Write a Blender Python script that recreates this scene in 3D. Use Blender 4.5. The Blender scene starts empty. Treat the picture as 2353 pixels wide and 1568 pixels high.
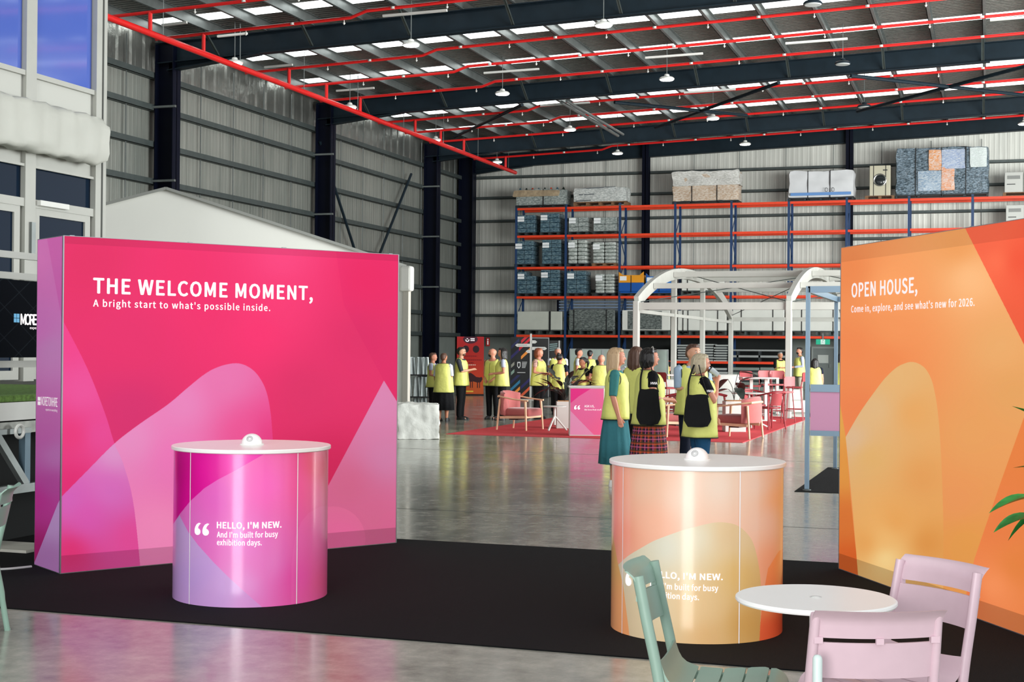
import bpy, bmesh, math, random
import numpy as np
from mathutils import Vector, Matrix
random.seed(7)
RNG = np.random.default_rng(5)
SC = bpy.context.scene
COL = SC.collection
PI = math.pi
# ------------------------------------------------------------------ camera
FOC, CX, CY = 3268.0, 1176.5, 784.0          # focal length and centre, for a 2353 x 1568 frame
YAW = math.radians(18.49)                     # the hall runs along +Y, the camera looks a little to its left
PITCH, ROLL = 18.0/3268.0, 0.0085
CAMZ = 1.65
f0 = Vector((-math.sin(YAW), math.cos(YAW), 0)); r0 = Vector((math.cos(YAW), math.sin(YAW), 0)); u0 = Vector((0, 0, 1))
fw = (f0*math.cos(PITCH) + u0*math.sin(PITCH)).normalized()
up = (u0*math.cos(PITCH) - f0*math.sin(PITCH)).normalized()
XR = (r0 + up*ROLL).normalized(); UR = (up - r0*ROLL).normalized()
CAM = Vector((0, 0, CAMZ))
cd = bpy.data.cameras.new('camera'); co = bpy.data.objects.new('camera', cd); COL.objects.link(co)
cd.sensor_width = 36.0; cd.lens = 36.0*FOC/2353.0; cd.clip_end = 300
m = Matrix(((XR.x, UR.x, -fw.x, 0), (XR.y, UR.y, -fw.y, 0), (XR.z, UR.z, -fw.z, CAMZ), (0, 0, 0, 1)))
co.matrix_world = m
SC.camera = co
# ------------------------------------------------------------------ world, lights, exposure
wd = bpy.data.worlds.new('daylight'); SC.world = wd; wd.use_nodes = True
wb = wd.node_tree.nodes['Background']; wb.inputs['Color'].default_value = (0.93, 0.97, 1.0, 1); wb.inputs['Strength'].default_value = 1.25
def area(name, loc, target, sx, sy, power, color=(1, 1, 1)):
    ld = bpy.data.lights.new(name, 'AREA'); ld.shape = 'RECTANGLE'; ld.size = sx; ld.size_y = sy; ld.energy = power; ld.color = color
    o = bpy.data.objects.new(name, ld); COL.objects.link(o); o.location = loc
    o.rotation_euler = (Vector(target)-Vector(loc)).to_track_quat('-Z', 'Y').to_euler()
    return o
def cam2w(x, d, z=0.0):                        # metres to the right of / in front of the camera -> world
    p = r0*x + f0*d
    return Vector((p.x, p.y, z))
a = cam2w(-4.4, -8.0, 2.6); area('roller_door_daylight', a, cam2w(0, 9, 1.0), 4.6, 4.4, 1150, (1, 0.99, 0.97))
area('side_fill_light', (15.5, 30, 4.2), (-6, 48, 4.5), 24, 7.5, 12000, (0.97, 1, 0.98))  # unseen area light added on the right to brighten the back wall
area('high_bay_light', (-3.0, 8.0, 9.2), (-3.0, 9.0, 0), 9, 7, 330, (1, 1, 0.97))
SC.view_settings.view_transform = 'Standard'; SC.view_settings.look = 'None'
SC.view_settings.gamma = 1.0; SC.view_settings.use_curve_mapping = False
SC.view_settings.exposure = 0.3
SC.cycles.max_bounces = 5; SC.cycles.diffuse_bounces = 3; SC.cycles.glossy_bounces = 3
SC.cycles.transmission_bounces = 4; SC.cycles.transparent_max_bounces = 6
SC.cycles.sample_clamp_indirect = 4.0; SC.cycles.caustics_reflective = False; SC.cycles.caustics_refractive = False
SC.cycles.use_denoising = True; SC.cycles.use_adaptive_sampling = True; SC.cycles.adaptive_threshold = 0.03
# ------------------------------------------------------------------ helpers: pixels of the photo <-> places in the hall
def ray(px, py):
    d = XR*((px-CX)/FOC) - UR*((py-CY)/FOC) + fw
    return d
def on_z(px, py, z=0.0):
    d = ray(px, py); return CAM + d*((z-CAMZ)/d.z)
def on_Y(px, py, Y):
    d = ray(px, py); return CAM + d*(Y/d.y)
def on_X(px, py, X):
    d = ray(px, py); return CAM + d*(X/d.x)
def on_plane(px, py, p0, n):
    d = ray(px, py); return CAM + d*((p0-CAM).dot(n)/d.dot(n))
def projA(P):                                  # numpy (N,3) -> photo pixels
    v = P - np.array(CAM)
    x = v@np.array(XR); y = v@np.array(UR); z = v@np.array(fw)
    return CX + FOC*x/z, CY - FOC*y/z
# ------------------------------------------------------------------ materials
def srgb(c):
    if isinstance(c, str):
        c = [int(c[i:i+2], 16)/255 for i in (0, 2, 4)]
    return tuple(x/12.92 if x <= .04045 else ((x+.055)/1.055)**2.4 for x in c)
MATS = {}
def mat(name, col, rough=.5, metal=0.0, spec=.5, noise=0.0, scale=8.0, bump=0.0, bscale=60.0, stretch=(1, 1, 1), emit=None, es=1.0, coat=0.0, alpha=None, trans=0.0, sheen=0, coord='Object', nrough=0):
    if name in MATS: return MATS[name]
    m = bpy.data.materials.new(name); m.use_nodes = True; nt = m.node_tree; N = nt.nodes; L = nt.links
    b = N['Principled BSDF']; c = srgb(col); b.inputs['Base Color'].default_value = (*c, 1)
    b.inputs['Roughness'].default_value = rough; b.inputs['Metallic'].default_value = metal
    b.inputs['Specular IOR Level'].default_value = spec
    if coat: b.inputs['Coat Weight'].default_value = coat; b.inputs['Coat Roughness'].default_value = .12
    if trans: b.inputs['Transmission Weight'].default_value = trans
    if sheen: b.inputs['Sheen Weight'].default_value = sheen
    if alpha is not None: b.inputs['Alpha'].default_value = alpha
    if emit: b.inputs['Emission Color'].default_value = (*srgb(emit), 1); b.inputs['Emission Strength'].default_value = es
    if noise or bump or nrough:
        tc = N.new('ShaderNodeTexCoord'); mp = N.new('ShaderNodeMapping'); mp.inputs['Scale'].default_value = stretch
        L.new(tc.outputs[coord], mp.inputs['Vector'])
        if noise:
            n = N.new('ShaderNodeTexNoise'); n.inputs['Scale'].default_value = scale; n.inputs['Detail'].default_value = 5
            L.new(mp.outputs[0], n.inputs['Vector'])
            mr = N.new('ShaderNodeMapRange'); mr.inputs['From Min'].default_value = .3; mr.inputs['From Max'].default_value = .7
            mr.inputs['To Min'].default_value = 1-noise; mr.inputs['To Max'].default_value = 1+noise
            L.new(n.outputs[0], mr.inputs['Value'])
            mx = N.new('ShaderNodeVectorMath'); mx.operation = 'SCALE'; mx.inputs[0].default_value = c
            L.new(mr.outputs[0], mx.inputs['Scale']); L.new(mx.outputs[0], b.inputs['Base Color'])
            if nrough:
                m2 = N.new('ShaderNodeMapRange'); m2.inputs['From Min'].default_value = .3; m2.inputs['From Max'].default_value = .7
                m2.inputs['To Min'].default_value = rough-nrough; m2.inputs['To Max'].default_value = rough+nrough
                L.new(n.outputs[0], m2.inputs['Value']); L.new(m2.outputs[0], b.inputs['Roughness'])
        if bump:
            n2 = N.new('ShaderNodeTexNoise'); n2.inputs['Scale'].default_value = bscale; n2.inputs['Detail'].default_value = 4
            L.new(mp.outputs[0], n2.inputs['Vector'])
            bp = N.new('ShaderNodeBump'); bp.inputs['Strength'].default_value = bump; bp.inputs['Distance'].default_value = .02
            L.new(n2.outputs[0], bp.inputs['Height']); L.new(bp.outputs[0], b.inputs['Normal'])
    MATS[name] = m
    return m
def emitmat(name, col, s):
    if name in MATS: return MATS[name]
    m = bpy.data.materials.new(name); m.use_nodes = True; nt = m.node_tree
    nt.nodes.clear(); e = nt.nodes.new('ShaderNodeEmission'); o = nt.nodes.new('ShaderNodeOutputMaterial')
    e.inputs[0].default_value = (*srgb(col), 1); e.inputs[1].default_value = s; nt.links.new(e.outputs[0], o.inputs[0])
    MATS[name] = m; return m
def printmat(name, rgb, rough=.35, emit=0.0, coat=0.0, dif=1.0, spec=.5):
    """flat print: rgb is an (H, W, 3) array of display colours made right here in numpy, row 0 at the bottom"""
    H, W = rgb.shape[:2]
    im = bpy.data.images.new(name, W, H)
    px = np.ones((H, W, 4), dtype=np.float32); px[..., :3] = np.clip(rgb, 0, 1)
    im.pixels.foreach_set(px.ravel()); im.update(); im.pack()
    m = bpy.data.materials.new(name); m.use_nodes = True; nt = m.node_tree; b = nt.nodes['Principled BSDF']
    t = nt.nodes.new('ShaderNodeTexImage'); t.image = im; t.extension = 'EXTEND'
    if dif < 1:
        s = nt.nodes.new('ShaderNodeVectorMath'); s.operation = 'SCALE'; s.inputs['Scale'].default_value = dif
        nt.links.new(t.outputs[0], s.inputs[0]); nt.links.new(s.outputs[0], b.inputs['Base Color'])
    else:
        nt.links.new(t.outputs[0], b.inputs['Base Color'])
    b.inputs['Roughness'].default_value = rough; b.inputs['Specular IOR Level'].default_value = spec
    if coat: b.inputs['Coat Weight'].default_value = coat; b.inputs['Coat Roughness'].default_value = .15
    if emit:
        nt.links.new(t.outputs[0], b.inputs['Emission Color']); b.inputs['Emission Strength'].default_value = emit
    MATS[name] = m
    return m
def curve(pts, k=6):
    out = []
    for i in range(len(pts)-1):
        p0, p1, p2, p3 = [np.array(pts[min(max(j, 0), len(pts)-1)], float) for j in (i-1, i, i+1, i+2)]
        for j in range(k):
            t = j/k; out.append(tuple(.5*(2*p1+(p2-p0)*t+(2*p0-5*p1+4*p2-p3)*t*t+(3*p1-p0-3*p2+p3)*t**3)))
    return out+[tuple(pts[-1])]
def inpoly(px, py, poly):
    r = np.zeros(px.shape, bool); n = len(poly)
    for i in range(n):
        x1, y1 = poly[i]; x2, y2 = poly[(i+1) % n]
        if y1 == y2: continue
        c = ((y1 > py) != (y2 > py)) & (px < (x2-x1)*(py-y1)/(y2-y1)+x1)
        r ^= c
    return r
def idw(px, py, pts, p=2.4):
    num = np.zeros(px.shape+(3,)); den = np.zeros(px.shape)
    for x, y, c in pts:
        c = np.array([int(c[i:i+2], 16)/255 for i in (0, 2, 4)]) if isinstance(c, str) else np.array(c)/255.
        w = 1/(((px-x)**2+(py-y)**2)+400.)**(p/2)
        num += w[..., None]*c; den += w
    return num/den[..., None]
# ------------------------------------------------------------------ mesh building
class MB:
    def __init__(s): s.v = []; s.f = []; s.mi = []; s.cur = 0
    def add(s, vs, fs):
        o = len(s.v); s.v.extend([tuple(p) for p in vs]); s.f.extend([tuple(i+o for i in f) for f in fs]); s.mi.extend([s.cur]*len(fs))
        return s
    def box(s, x0, x1, y0, y1, z0, z1, M=None):
        vs = [(x, y, z) for x in (x0, x1) for y in (y0, y1) for z in (z0, z1)]
        if M is not None: vs = [M@Vector(p) for p in vs]
        return s.add(vs, [(0, 1, 3, 2), (4, 6, 7, 5), (0, 4, 5, 1), (2, 3, 7, 6), (0, 2, 6, 4), (1, 5, 7, 3)])
    def cbox(s, c, size, rz=0.0, M=None):
        T = Matrix.Translation(Vector(c)) @ Matrix.Rotation(rz, 4, 'Z')
        if M is not None: T = M@T
        a, b, d = [q/2 for q in size]
        return s.box(-a, a, -b, b, -d, d, T)
    def bar(s, p0, p1, w, h, upv=(0, 0, 1)):
        p0 = Vector(p0); p1 = Vector(p1); d = (p1-p0); L = d.length; d.normalize(); U = Vector(upv)
        if abs(d.dot(U)) > .98: U = Vector((0, 1, 0)) if abs(d.y) < .9 else Vector((1, 0, 0))
        X = d.cross(U).normalized(); Z = X.cross(d).normalized()
        vs = []
        for q in (p0, p1):
            for sx in (-1, 1):
                for sz in (-1, 1): vs.append(q+X*(sx*w/2)+Z*(sz*h/2))
        return s.add(vs, [(0, 1, 3, 2), (4, 6, 7, 5), (0, 4, 5, 1), (2, 3, 7, 6), (0, 2, 6, 4), (1, 5, 7, 3)])
    def tube(s, pts, r, n=8, caps=True, flat=1.0):
        pts = [Vector(p) for p in pts]; rs = r if isinstance(r, (list, tuple)) else [r]*len(pts)
        k = len(pts); X = None; vs = []
        for i, p in enumerate(pts):
            t = (pts[min(i+1, k-1)]-pts[max(i-1, 0)]).normalized()
            if X is None:
                X = t.cross(Vector((0, 0, 1)) if abs(t.z) < .9 else Vector((0, 1, 0))).normalized()
            else:
                X = (X-t*X.dot(t)).normalized()
            Yv = t.cross(X)
            for j in range(n):
                a = 2*PI*j/n; vs.append(p+X*(rs[i]*math.cos(a))+Yv*(rs[i]*flat*math.sin(a)))
        fs = [(i*n+j, i*n+(j+1) % n, (i+1)*n+(j+1) % n, (i+1)*n+j) for i in range(k-1) for j in range(n)]
        if caps: fs += [tuple(range(n-1, -1, -1)), tuple(range((k-1)*n, k*n))]
        return s.add(vs, fs)
    def capsule(s, pts, r, n=10):
        """a tapering limb with rounded ends"""
        pts = [Vector(p) for p in pts]; rs = list(r)
        d0 = (pts[0]-pts[1]).normalized(); d1 = (pts[-1]-pts[-2]).normalized()
        P = []; R = []
        for a in (85, 60, 30): P.append(pts[0]+d0*rs[0]*math.sin(math.radians(a))); R.append(rs[0]*math.cos(math.radians(a)))
        P += pts; R += rs
        for a in (30, 60, 85): P.append(pts[-1]+d1*rs[-1]*math.sin(math.radians(a))); R.append(rs[-1]*math.cos(math.radians(a)))
        return s.tube(P, R, n)
    def lathe(s, prof, n=32, c=(0, 0, 0), caps=True):
        vs = [(c[0]+r*math.cos(2*PI*j/n), c[1]+r*math.sin(2*PI*j/n), c[2]+z) for r, z in prof for j in range(n)]
        k = len(prof); fs = [(i*n+j, i*n+(j+1) % n, (i+1)*n+(j+1) % n, (i+1)*n+j) for i in range(k-1) for j in range(n)]
        if caps: fs += [tuple(range(n-1, -1, -1)), tuple(range((k-1)*n, k*n))]
        return s.add(vs, fs)
    def loft(s, rings, n=20, caps=True, pw=2.0, fn=None):
        """rings: (z, half width, half depth, x shift, y shift)"""
        vs = []
        for i, (z, a, b, ox, oy) in enumerate(rings):
            for j in range(n):
                t = 2*PI*j/n; ct, st = math.cos(t), math.sin(t)
                x = ox+a*abs(ct)**(2/pw)*(1 if ct >= 0 else -1); y = oy+b*abs(st)**(2/pw)*(1 if st >= 0 else -1)
                if fn: x, y, z2 = fn(i, t, x, y, z)
                else: z2 = z
                vs.append((x, y, z2))
        k = len(rings); fs = [(i*n+j, i*n+(j+1) % n, (i+1)*n+(j+1) % n, (i+1)*n+j) for i in range(k-1) for j in range(n)]
        if caps: fs += [tuple(range(n-1, -1, -1)), tuple(range((k-1)*n, k*n))]
        return s.add(vs, fs)
    def ell(s, c, r, n=14, m=9, M=None):
        vs = []; c = Vector(c)
        for i in range(1, m):
            ph = PI*i/m
            for j in range(n):
                a = 2*PI*j/n; p = Vector((r[0]*math.sin(ph)*math.cos(a), r[1]*math.sin(ph)*math.sin(a), -r[2]*math.cos(ph)))
                if M is not None: p = M@p
                vs.append(c+p)
        b = Vector((0, 0, -r[2])); t = Vector((0, 0, r[2]))
        if M is not None: b = M@b; t = M@t
        vs += [c+b, c+t]; nb = (m-1)*n
        fs = [(i*n+j, i*n+(j+1) % n, (i+1)*n+(j+1) % n, (i+1)*n+j) for i in range(m-2) for j in range(n)]
        fs += [(nb, (j+1) % n, j) for j in range(n)] + [((m-2)*n+j, (m-2)*n+(j+1) % n, nb+1) for j in range(n)]
        return s.add(vs, fs)
    def prism(s, poly, fn, h0, h1):
        """poly in 2-D, fn(u, v, h) -> point"""
        n = len(poly); vs = [fn(u, v, h0) for u, v in poly]+[fn(u, v, h1) for u, v in poly]
        fs = [tuple(range(n-1, -1, -1)), tuple(range(n, 2*n))]+[(i, (i+1) % n, n+(i+1) % n, n+i) for i in range(n)]
        return s.add(vs, fs)
    def mesh(s, name, mats, smooth=False, bevel=0.0, seg=2, recalc=True):
        me = bpy.data.meshes.new(name); me.from_pydata(s.v, [], s.f)
        if not isinstance(mats, (list, tuple)): mats = [mats]
        for q in mats: me.materials.append(q)
        if len(mats) > 1: me.polygons.foreach_set('material_index', s.mi)
        if recalc or bevel:
            bm = bmesh.new(); bm.from_mesh(me)
            bmesh.ops.recalc_face_normals(bm, faces=bm.faces)
            if bevel:
                es = [e for e in bm.edges if len(e.link_faces) == 2 and e.calc_face_angle(0) > .6]
                bmesh.ops.bevel(bm, geom=es, offset=bevel, segments=seg, affect='EDGES', profile=.5, clamp_overlap=True)
            bm.to_mesh(me); bm.free()
        if smooth:
            me.polygons.foreach_set('use_smooth', [True]*len(me.polygons))
            try: me.set_sharp_from_angle(angle=math.radians(40 if not isinstance(smooth, (int, float)) or smooth is True else smooth))
            except Exception: pass
        me.update(); return me
    def build(s, name, mats, parent=None, smooth=False, bevel=0.0, seg=2, kind=None, label=None, recalc=True):
        o = bpy.data.objects.new(name, s.mesh(name, mats, smooth, bevel, seg, recalc)); COL.objects.link(o)
        if parent is not None: o.parent = parent
        if kind: o['kind'] = kind
        if label: o['label'] = label
        return o
def remeshed(mb, name, material, parent, voxel, smooth_it=2):
    """one continuous surface out of overlapping closed pieces"""
    me = mb.mesh(name+'_src', material, True)
    o = bpy.data.objects.new(name+'_src', me); COL.objects.link(o)
    r = o.modifiers.new('r', 'REMESH'); r.mode = 'VOXEL'; r.voxel_size = voxel; r.use_smooth_shade = True
    if smooth_it: q = o.modifiers.new('s', 'SMOOTH'); q.factor = .5; q.iterations = smooth_it
    dg = bpy.context.evaluated_depsgraph_get(); ev = o.evaluated_get(dg)
    nm = bpy.data.meshes.new_from_object(ev); nm.name = name
    bpy.data.objects.remove(o)
    if not nm.materials: nm.materials.append(material)
    nm.polygons.foreach_set('use_smooth', [True]*len(nm.polygons))
    n = bpy.data.objects.new(name, nm); COL.objects.link(n); n.parent = parent
    return n
def thing(name, label, cat, loc=(0, 0, 0), rz=0.0, group=None):
    o = bpy.data.objects.new(name, None); COL.objects.link(o); o.location = loc; o.rotation_euler = (0, 0, rz)
    o.empty_display_size = .1
    o['label'] = label; o['category'] = cat
    if group: o['group'] = group
    return o
def tag(o, label, cat, group=None):
    o['label'] = label; o['category'] = cat
    if group: o['group'] = group
    return o
def struct(o): o['kind'] = 'structure'; return o
def copy_tree(o, parent=None):
    c = o.copy(); COL.objects.link(c); c.parent = parent
    for ch in list(o.children): copy_tree(ch, c)
    return c
FONT = None
try:
    FONT = bpy.data.fonts.load(bpy.utils.system_resource('DATAFILES')+'/fonts/Noto Sans CJK Regular.woff2')
except Exception:
    FONT = None
def textmesh(txt, sp=1.0):
    cu = bpy.data.curves.new('t', 'FONT'); cu.body = txt; cu.size = 1; cu.space_character = sp; cu.resolution_u = 3
    if FONT: cu.font = FONT
    o = bpy.data.objects.new('t', cu); COL.objects.link(o)
    me = bpy.data.meshes.new_from_object(o.evaluated_get(bpy.context.evaluated_depsgraph_get())); bpy.data.objects.remove(o)
    a = np.zeros(len(me.vertices)*3); me.vertices.foreach_get('co', a)
    fs = [tuple(p.vertices) for p in me.polygons]; return a.reshape(-1, 3), fs
_h = textmesh('H')[0]; CAPH = _h[:, 1].max()-_h[:, 1].min()
def lettering(txt, name, material, parent, fn, w, caph, bold=.0, sp=1.0, ref='H', align=None, label=None, depth=0.003):
    """text as mesh; fn(u, v, h) maps metres right / up / out of the surface to a point; w = width in metres.
    Heavier strokes are made of a few copies of the outline a hair apart."""
    a, fs0 = textmesh(txt, sp)
    x0, x1 = a[:, 0].min(), a[:, 0].max(); sx = w/(x1-x0); sy = caph/CAPH; b = bold*caph*2.2
    offs = [(0, 0)] if bold <= 0 else [(-b, 0), (b, 0), (0, b*.7), (0, -b*.7), (b*.7, b*.5), (-b*.7, -b*.5), (b*.7, -b*.5), (-b*.7, b*.5)]
    vs = []; fs = []
    for k, (du, dv) in enumerate(offs):
        n = len(vs); vs += [tuple(fn((p[0]-x0)*sx+du, p[1]*sy+dv, depth+k*.00012)) for p in a]; fs += [tuple(i+n for i in f) for f in fs0]
    me = bpy.data.meshes.new(name); me.from_pydata(vs, [], fs); me.materials.append(material)
    q = bpy.data.objects.new(name, me); COL.objects.link(q); q.parent = parent
    if label: q['label'] = label
    return q
def rbox(w, d, h, r, seg=3):
    """a softly rounded box, base at z 0"""
    return MB().box(-w/2, w/2, -d/2, d/2, 0, h)
# ------------------------------------------------------------------ palette
M_floor = None
steel_dark = mat('painted dark steel', '16222a', .5, .0, .15, noise=.15, scale=3)
steel_navy = mat('painted navy column steel', '060a1a', .5, .0, .12, noise=.1, scale=2)
galv = mat('galvanised purlin steel', '7d8382', .42, .6, .5, noise=.12, scale=4)
galv_dk = mat('dull galvanised girt', '4c5453', .5, .45, .5, noise=.12, scale=4)
pipe_red = mat('red sprinkler pipe paint', 'd8201f', .35, 0, .5)
white_pl = mat('matt white plastic', 'e9e8e6', .4)
blackm = mat('black painted metal', '0c0d10', .4)
white_paint = mat('white painted metal', 'd9dad5', .35, noise=.03, scale=3)
# ------------------------------------------------------------------ floor (polished concrete)
def floor_material():
    m = bpy.data.materials.new('polished concrete'); m.use_nodes = True; nt = m.node_tree; N = nt.nodes; L = nt.links
    b = N['Principled BSDF']; tc = N.new('ShaderNodeTexCoord')
    def noise(sc, det, st=(1, 1, 1)):
        mp = N.new('ShaderNodeMapping'); mp.inputs['Scale'].default_value = st; L.new(tc.outputs['Object'], mp.inputs[0])
        n = N.new('ShaderNodeTexNoise'); n.inputs['Scale'].default_value = sc; n.inputs['Detail'].default_value = det; n.inputs['Roughness'].default_value = .65
        L.new(mp.outputs[0], n.inputs['Vector']); return n
    a = noise(.8, 8); c = noise(7, 6); d = noise(60, 3)
    ad = N.new('ShaderNodeMath'); ad.operation = 'MULTIPLY_ADD'; ad.inputs[1].default_value = .45; L.new(c.outputs[0], ad.inputs[0])
    m1 = N.new('ShaderNodeMath'); m1.operation = 'MULTIPLY'; m1.inputs[1].default_value = .45; L.new(a.outputs[0], m1.inputs[0]); L.new(m1.outputs[0], ad.inputs[2])
    m2 = N.new('ShaderNodeMath'); m2.operation = 'MULTIPLY_ADD'; m2.inputs[1].default_value = .10; L.new(d.outputs[0], m2.inputs[0]); L.new(ad.outputs[0], m2.inputs[2])
    cr = N.new('ShaderNodeValToRGB'); cr.color_ramp.elements[0].position = .36; cr.color_ramp.elements[1].position = .64
    cr.color_ramp.elements[0].color = (*srgb('787971'), 1); cr.color_ramp.elements[1].color = (*srgb('b2b1a5'), 1)
    e = cr.color_ramp.elements.new(.5); e.color = (*srgb('96968c'), 1)
    L.new(m2.outputs[0], cr.inputs[0]); L.new(cr.outputs[0], b.inputs['Base Color'])
    mr = N.new('ShaderNodeMapRange'); mr.inputs['From Min'].default_value = .35; mr.inputs['From Max'].default_value = .65
    mr.inputs['To Min'].default_value = .10; mr.inputs['To Max'].default_value = .23; L.new(m2.outputs[0], mr.inputs[0]); L.new(mr.outputs[0], b.inputs['Roughness'])
    bp = N.new('ShaderNodeBump'); bp.inputs['Strength'].default_value = .03; bp.inputs['Distance'].default_value = .01
    nb = noise(3, 3); L.new(nb.outputs[0], bp.inputs['Height']); L.new(bp.outputs[0], b.inputs['Normal'])
    b.inputs['Specular IOR Level'].default_value = 1.0
    return m
fm = floor_material()
XL, YB, XRT, YF = -23.5, 62.5, 14.0, -14.0
fl = struct(MB().box(XL, XRT+6, YF, YB, -.2, 0).build('floor', fm))
# joints in the slab
jm = mat('saw cut joint', '4a4b48', .7)
for X in (-16.5, 5.3):
    MB().box(X-.006, X+.006, YF+.1, YB-.1, 0, .0012).build('floor_joint', jm, fl)
for Y in (13.5, 21.6, 29.7, 37.8, 46):
    MB().box(XL+.1, XRT-.1, Y-.006, Y+.006, 0, .0012).build('floor_joint', jm, fl)
# ------------------------------------------------------------------ walls: foil-faced cladding, girts, columns
def foil_material(name, c0, c1, axis, metal=.55):
    m = bpy.data.materials.new(name); m.use_nodes = True; nt = m.node_tree; N = nt.nodes; L = nt.links
    b = N['Principled BSDF']; tc = N.new('ShaderNodeTexCoord')
    def mpn(st, sc, det=4):
        mp = N.new('ShaderNodeMapping'); mp.inputs['Scale'].default_value = st; L.new(tc.outputs['Object'], mp.inputs[0])
        n = N.new('ShaderNodeTexNoise'); n.inputs['Scale'].default_value = sc; n.inputs['Detail'].default_value = det; L.new(mp.outputs[0], n.inputs['Vector']); return n
    s1 = mpn((1, 1, .05), 9.0); s2 = mpn((1, 1, .5), .35, 3)
    mu = N.new('ShaderNodeMath'); mu.operation = 'ADD'; L.new(s1.outputs[0], mu.inputs[0]); L.new(s2.outputs[0], mu.inputs[1])
    cr = N.new('ShaderNodeValToRGB'); cr.color_ramp.elements[0].position = .38*2*.5+.42; cr.color_ramp.elements[1].position = 1.0
    mr = N.new('ShaderNodeMapRange'); mr.inputs['From Min'].default_value = .75; mr.inputs['From Max'].default_value = 1.25; L.new(mu.outputs[0], mr.inputs[0])
    cr.color_ramp.elements[0].position = 0.; cr.color_ramp.elements[0].color = (*srgb(c0), 1); cr.color_ramp.elements[1].color = (*srgb(c1), 1)
    L.new(mr.outputs[0], cr.inputs[0]); L.new(cr.outputs[0], b.inputs['Base Color'])
    b.inputs['Metallic'].default_value = metal; b.inputs['Roughness'].default_value = .5
    wv = mpn((1, 1, .12), 2.2, 4)
    bp = N.new('ShaderNodeBump'); bp.inputs['Strength'].default_value = .3; bp.inputs['Distance'].default_value = .03
    L.new(wv.outputs[0], bp.inputs['Height']); L.new(bp.outputs[0], b.inputs['Normal'])
    return m
foilL_shaded = foil_material('silver foil lining', '80857f', '9c9e97', 0)  # same foil darkened: shade of the left wall put into its colour
foilB_lit = foil_material('silver foil lining lit', 'c0c1ba', 'd8d8d0', 1, .3)  # same foil lightened: light on the back wall put into its colour
dado = mat('grey precast dado', '727873', .6, noise=.12, scale=1.2)
ROOF0, SLOPE = 10.87, .035
def roofz(X): return ROOF0 + SLOPE*(X-XL)
def ribbed(p_fn, length, height0, height1, ribs, depth, name, material, parent, inset=.004):
    """a cladding sheet with shallow trapezoid ribs; p_fn(u, h, out)"""
    us = []; prof = []
    k = 0; pitch = length/ribs
    for i in range(ribs):
        a = i*pitch
        for du, o in ((0, 0), (.25, 0), (.4, 1), (.6, 1), (.75, 0)): prof.append((a+du*pitch, o*depth))
    prof.append((length, 0))
    prof[0] = (inset, 0); prof[-1] = (length-inset, 0)
    vs = [p_fn(u, height0, o) for u, o in prof]+[p_fn(u, height1, o) for u, o in prof]; n = len(prof)
    mb = MB().add(vs, [(i, i+1, n+i+1, n+i) for i in range(n-1)])
    return mb.build(name, material, parent, recalc=False)
wl = struct(MB().box(XL-.25, XL, YF, YB+.25, 0, 2.25).build('wall_left', dado))
y = -2.0
while y < YB-.1:
    L_ = min(2.02, YB-y)
    ribbed(lambda u, h, o, y=y: (XL+.02+o, y+u, h), L_, 2.25, ROOF0+.1, 10, .004, 'cladding_panel', foilL_shaded, wl); y += 2.02
wbk = struct(MB().box(XL, XRT, YB, YB+.25, 0, 2.25).build('wall_back', dado))
x = XL
while x < XRT-.1:
    L_ = min(2.02, XRT-x)
    ribbed(lambda u, h, o, x=x: (x+u, YB-.02-o, h if h < 5 else h+SLOPE*(x+u-XL)), L_, 2.25, ROOF0+.05, 10, .003, 'cladding_panel', foilB_lit, wbk); x += 2.02
bkd = mat('dark wall backing', '3a3d3b', .8)
MB().box(XL-.2, XL-.02, YF, YB+.2, 2.25, ROOF0+1.0).build('outer_sheet', bkd, wl)
MB().box(XL-.2, XRT, YB+.02, YB+.2, 2.25, ROOF0+1.6).build('outer_sheet', bkd, wbk)
GIRTS = (9.6, 8.65, 7.57, 6.48, 5.39, 4.3, 3.2, 2.27)
COLY = (5.0, 15.5, 25.95, 36.45, 47.0, 57.5)
for z in GIRTS:
    MB().box(XL+.04, XL+.22, YF, YB, z-.09, z-.075).box(XL+.205, XL+.22, YF, YB, z-.09, z+.09).box(XL+.04, XL+.06, YF, YB, z-.09, z+.09).build('girt', galv_dk, wl)
    MB().box(XL, XRT, YB-.22, YB-.04, z-.06, z-.045).box(XL, XRT, YB-.22, YB-.205, z-.06, z+.06).box(XL, XRT, YB-.06, YB-.04, z-.06, z+.06).build('girt', galv_dk, wbk)
def icol(cx, cy, w, d, z1, axis, parent, z0=0):
    mb = MB(); t = .03
    if axis == 'x':    # flanges face +-x
        mb.box(cx-d/2, cx-d/2+t, cy-w/2, cy+w/2, z0, z1).box(cx+d/2-t, cx+d/2, cy-w/2, cy+w/2, z0, z1).box(cx-d/2, cx+d/2, cy-t/2, cy+t/2, z0, z1)
    else:
        mb.box(cx-w/2, cx+w/2, cy-d/2, cy-d/2+t, z0, z1).box(cx-w/2, cx+w/2, cy+d/2-t, cy+d/2, z0, z1).box(cx-t/2, cx+t/2, cy-d/2, cy+d/2, z0, z1)
    return mb.build('column', steel_navy, parent)
for Y in COLY: icol(XL+.55, Y, .42, .62, roofz(XL)-.35, 'x', wl)
icol(XL+.5, YB-.45, .5, .7, roofz(XL)-.3, 'x', wl)
for px in (1483, 1951):
    X = on_Y(px, 500, YB-.5).x; icol(X, YB-.42, .3, .34, roofz(X)-.3, 'y', wbk)
icol(6.5, YB-.42, .3, .34, roofz(6.5)-.3, 'y', wbk)
crink = mat('crinkled foil', 'a8aaa4', .32, .85, noise=.1, scale=3, bump=1.0, bscale=5)
y = -2.0
while y < YB-.1:
    ribbed(lambda u, h, o, y=y: (XL+.05+o, y+u, h), min(2.02, YB-y), 9.66, ROOF0-.05, 3, .03, 'insulation_sheet', crink, wl); y += 2.02
x = XL
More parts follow.
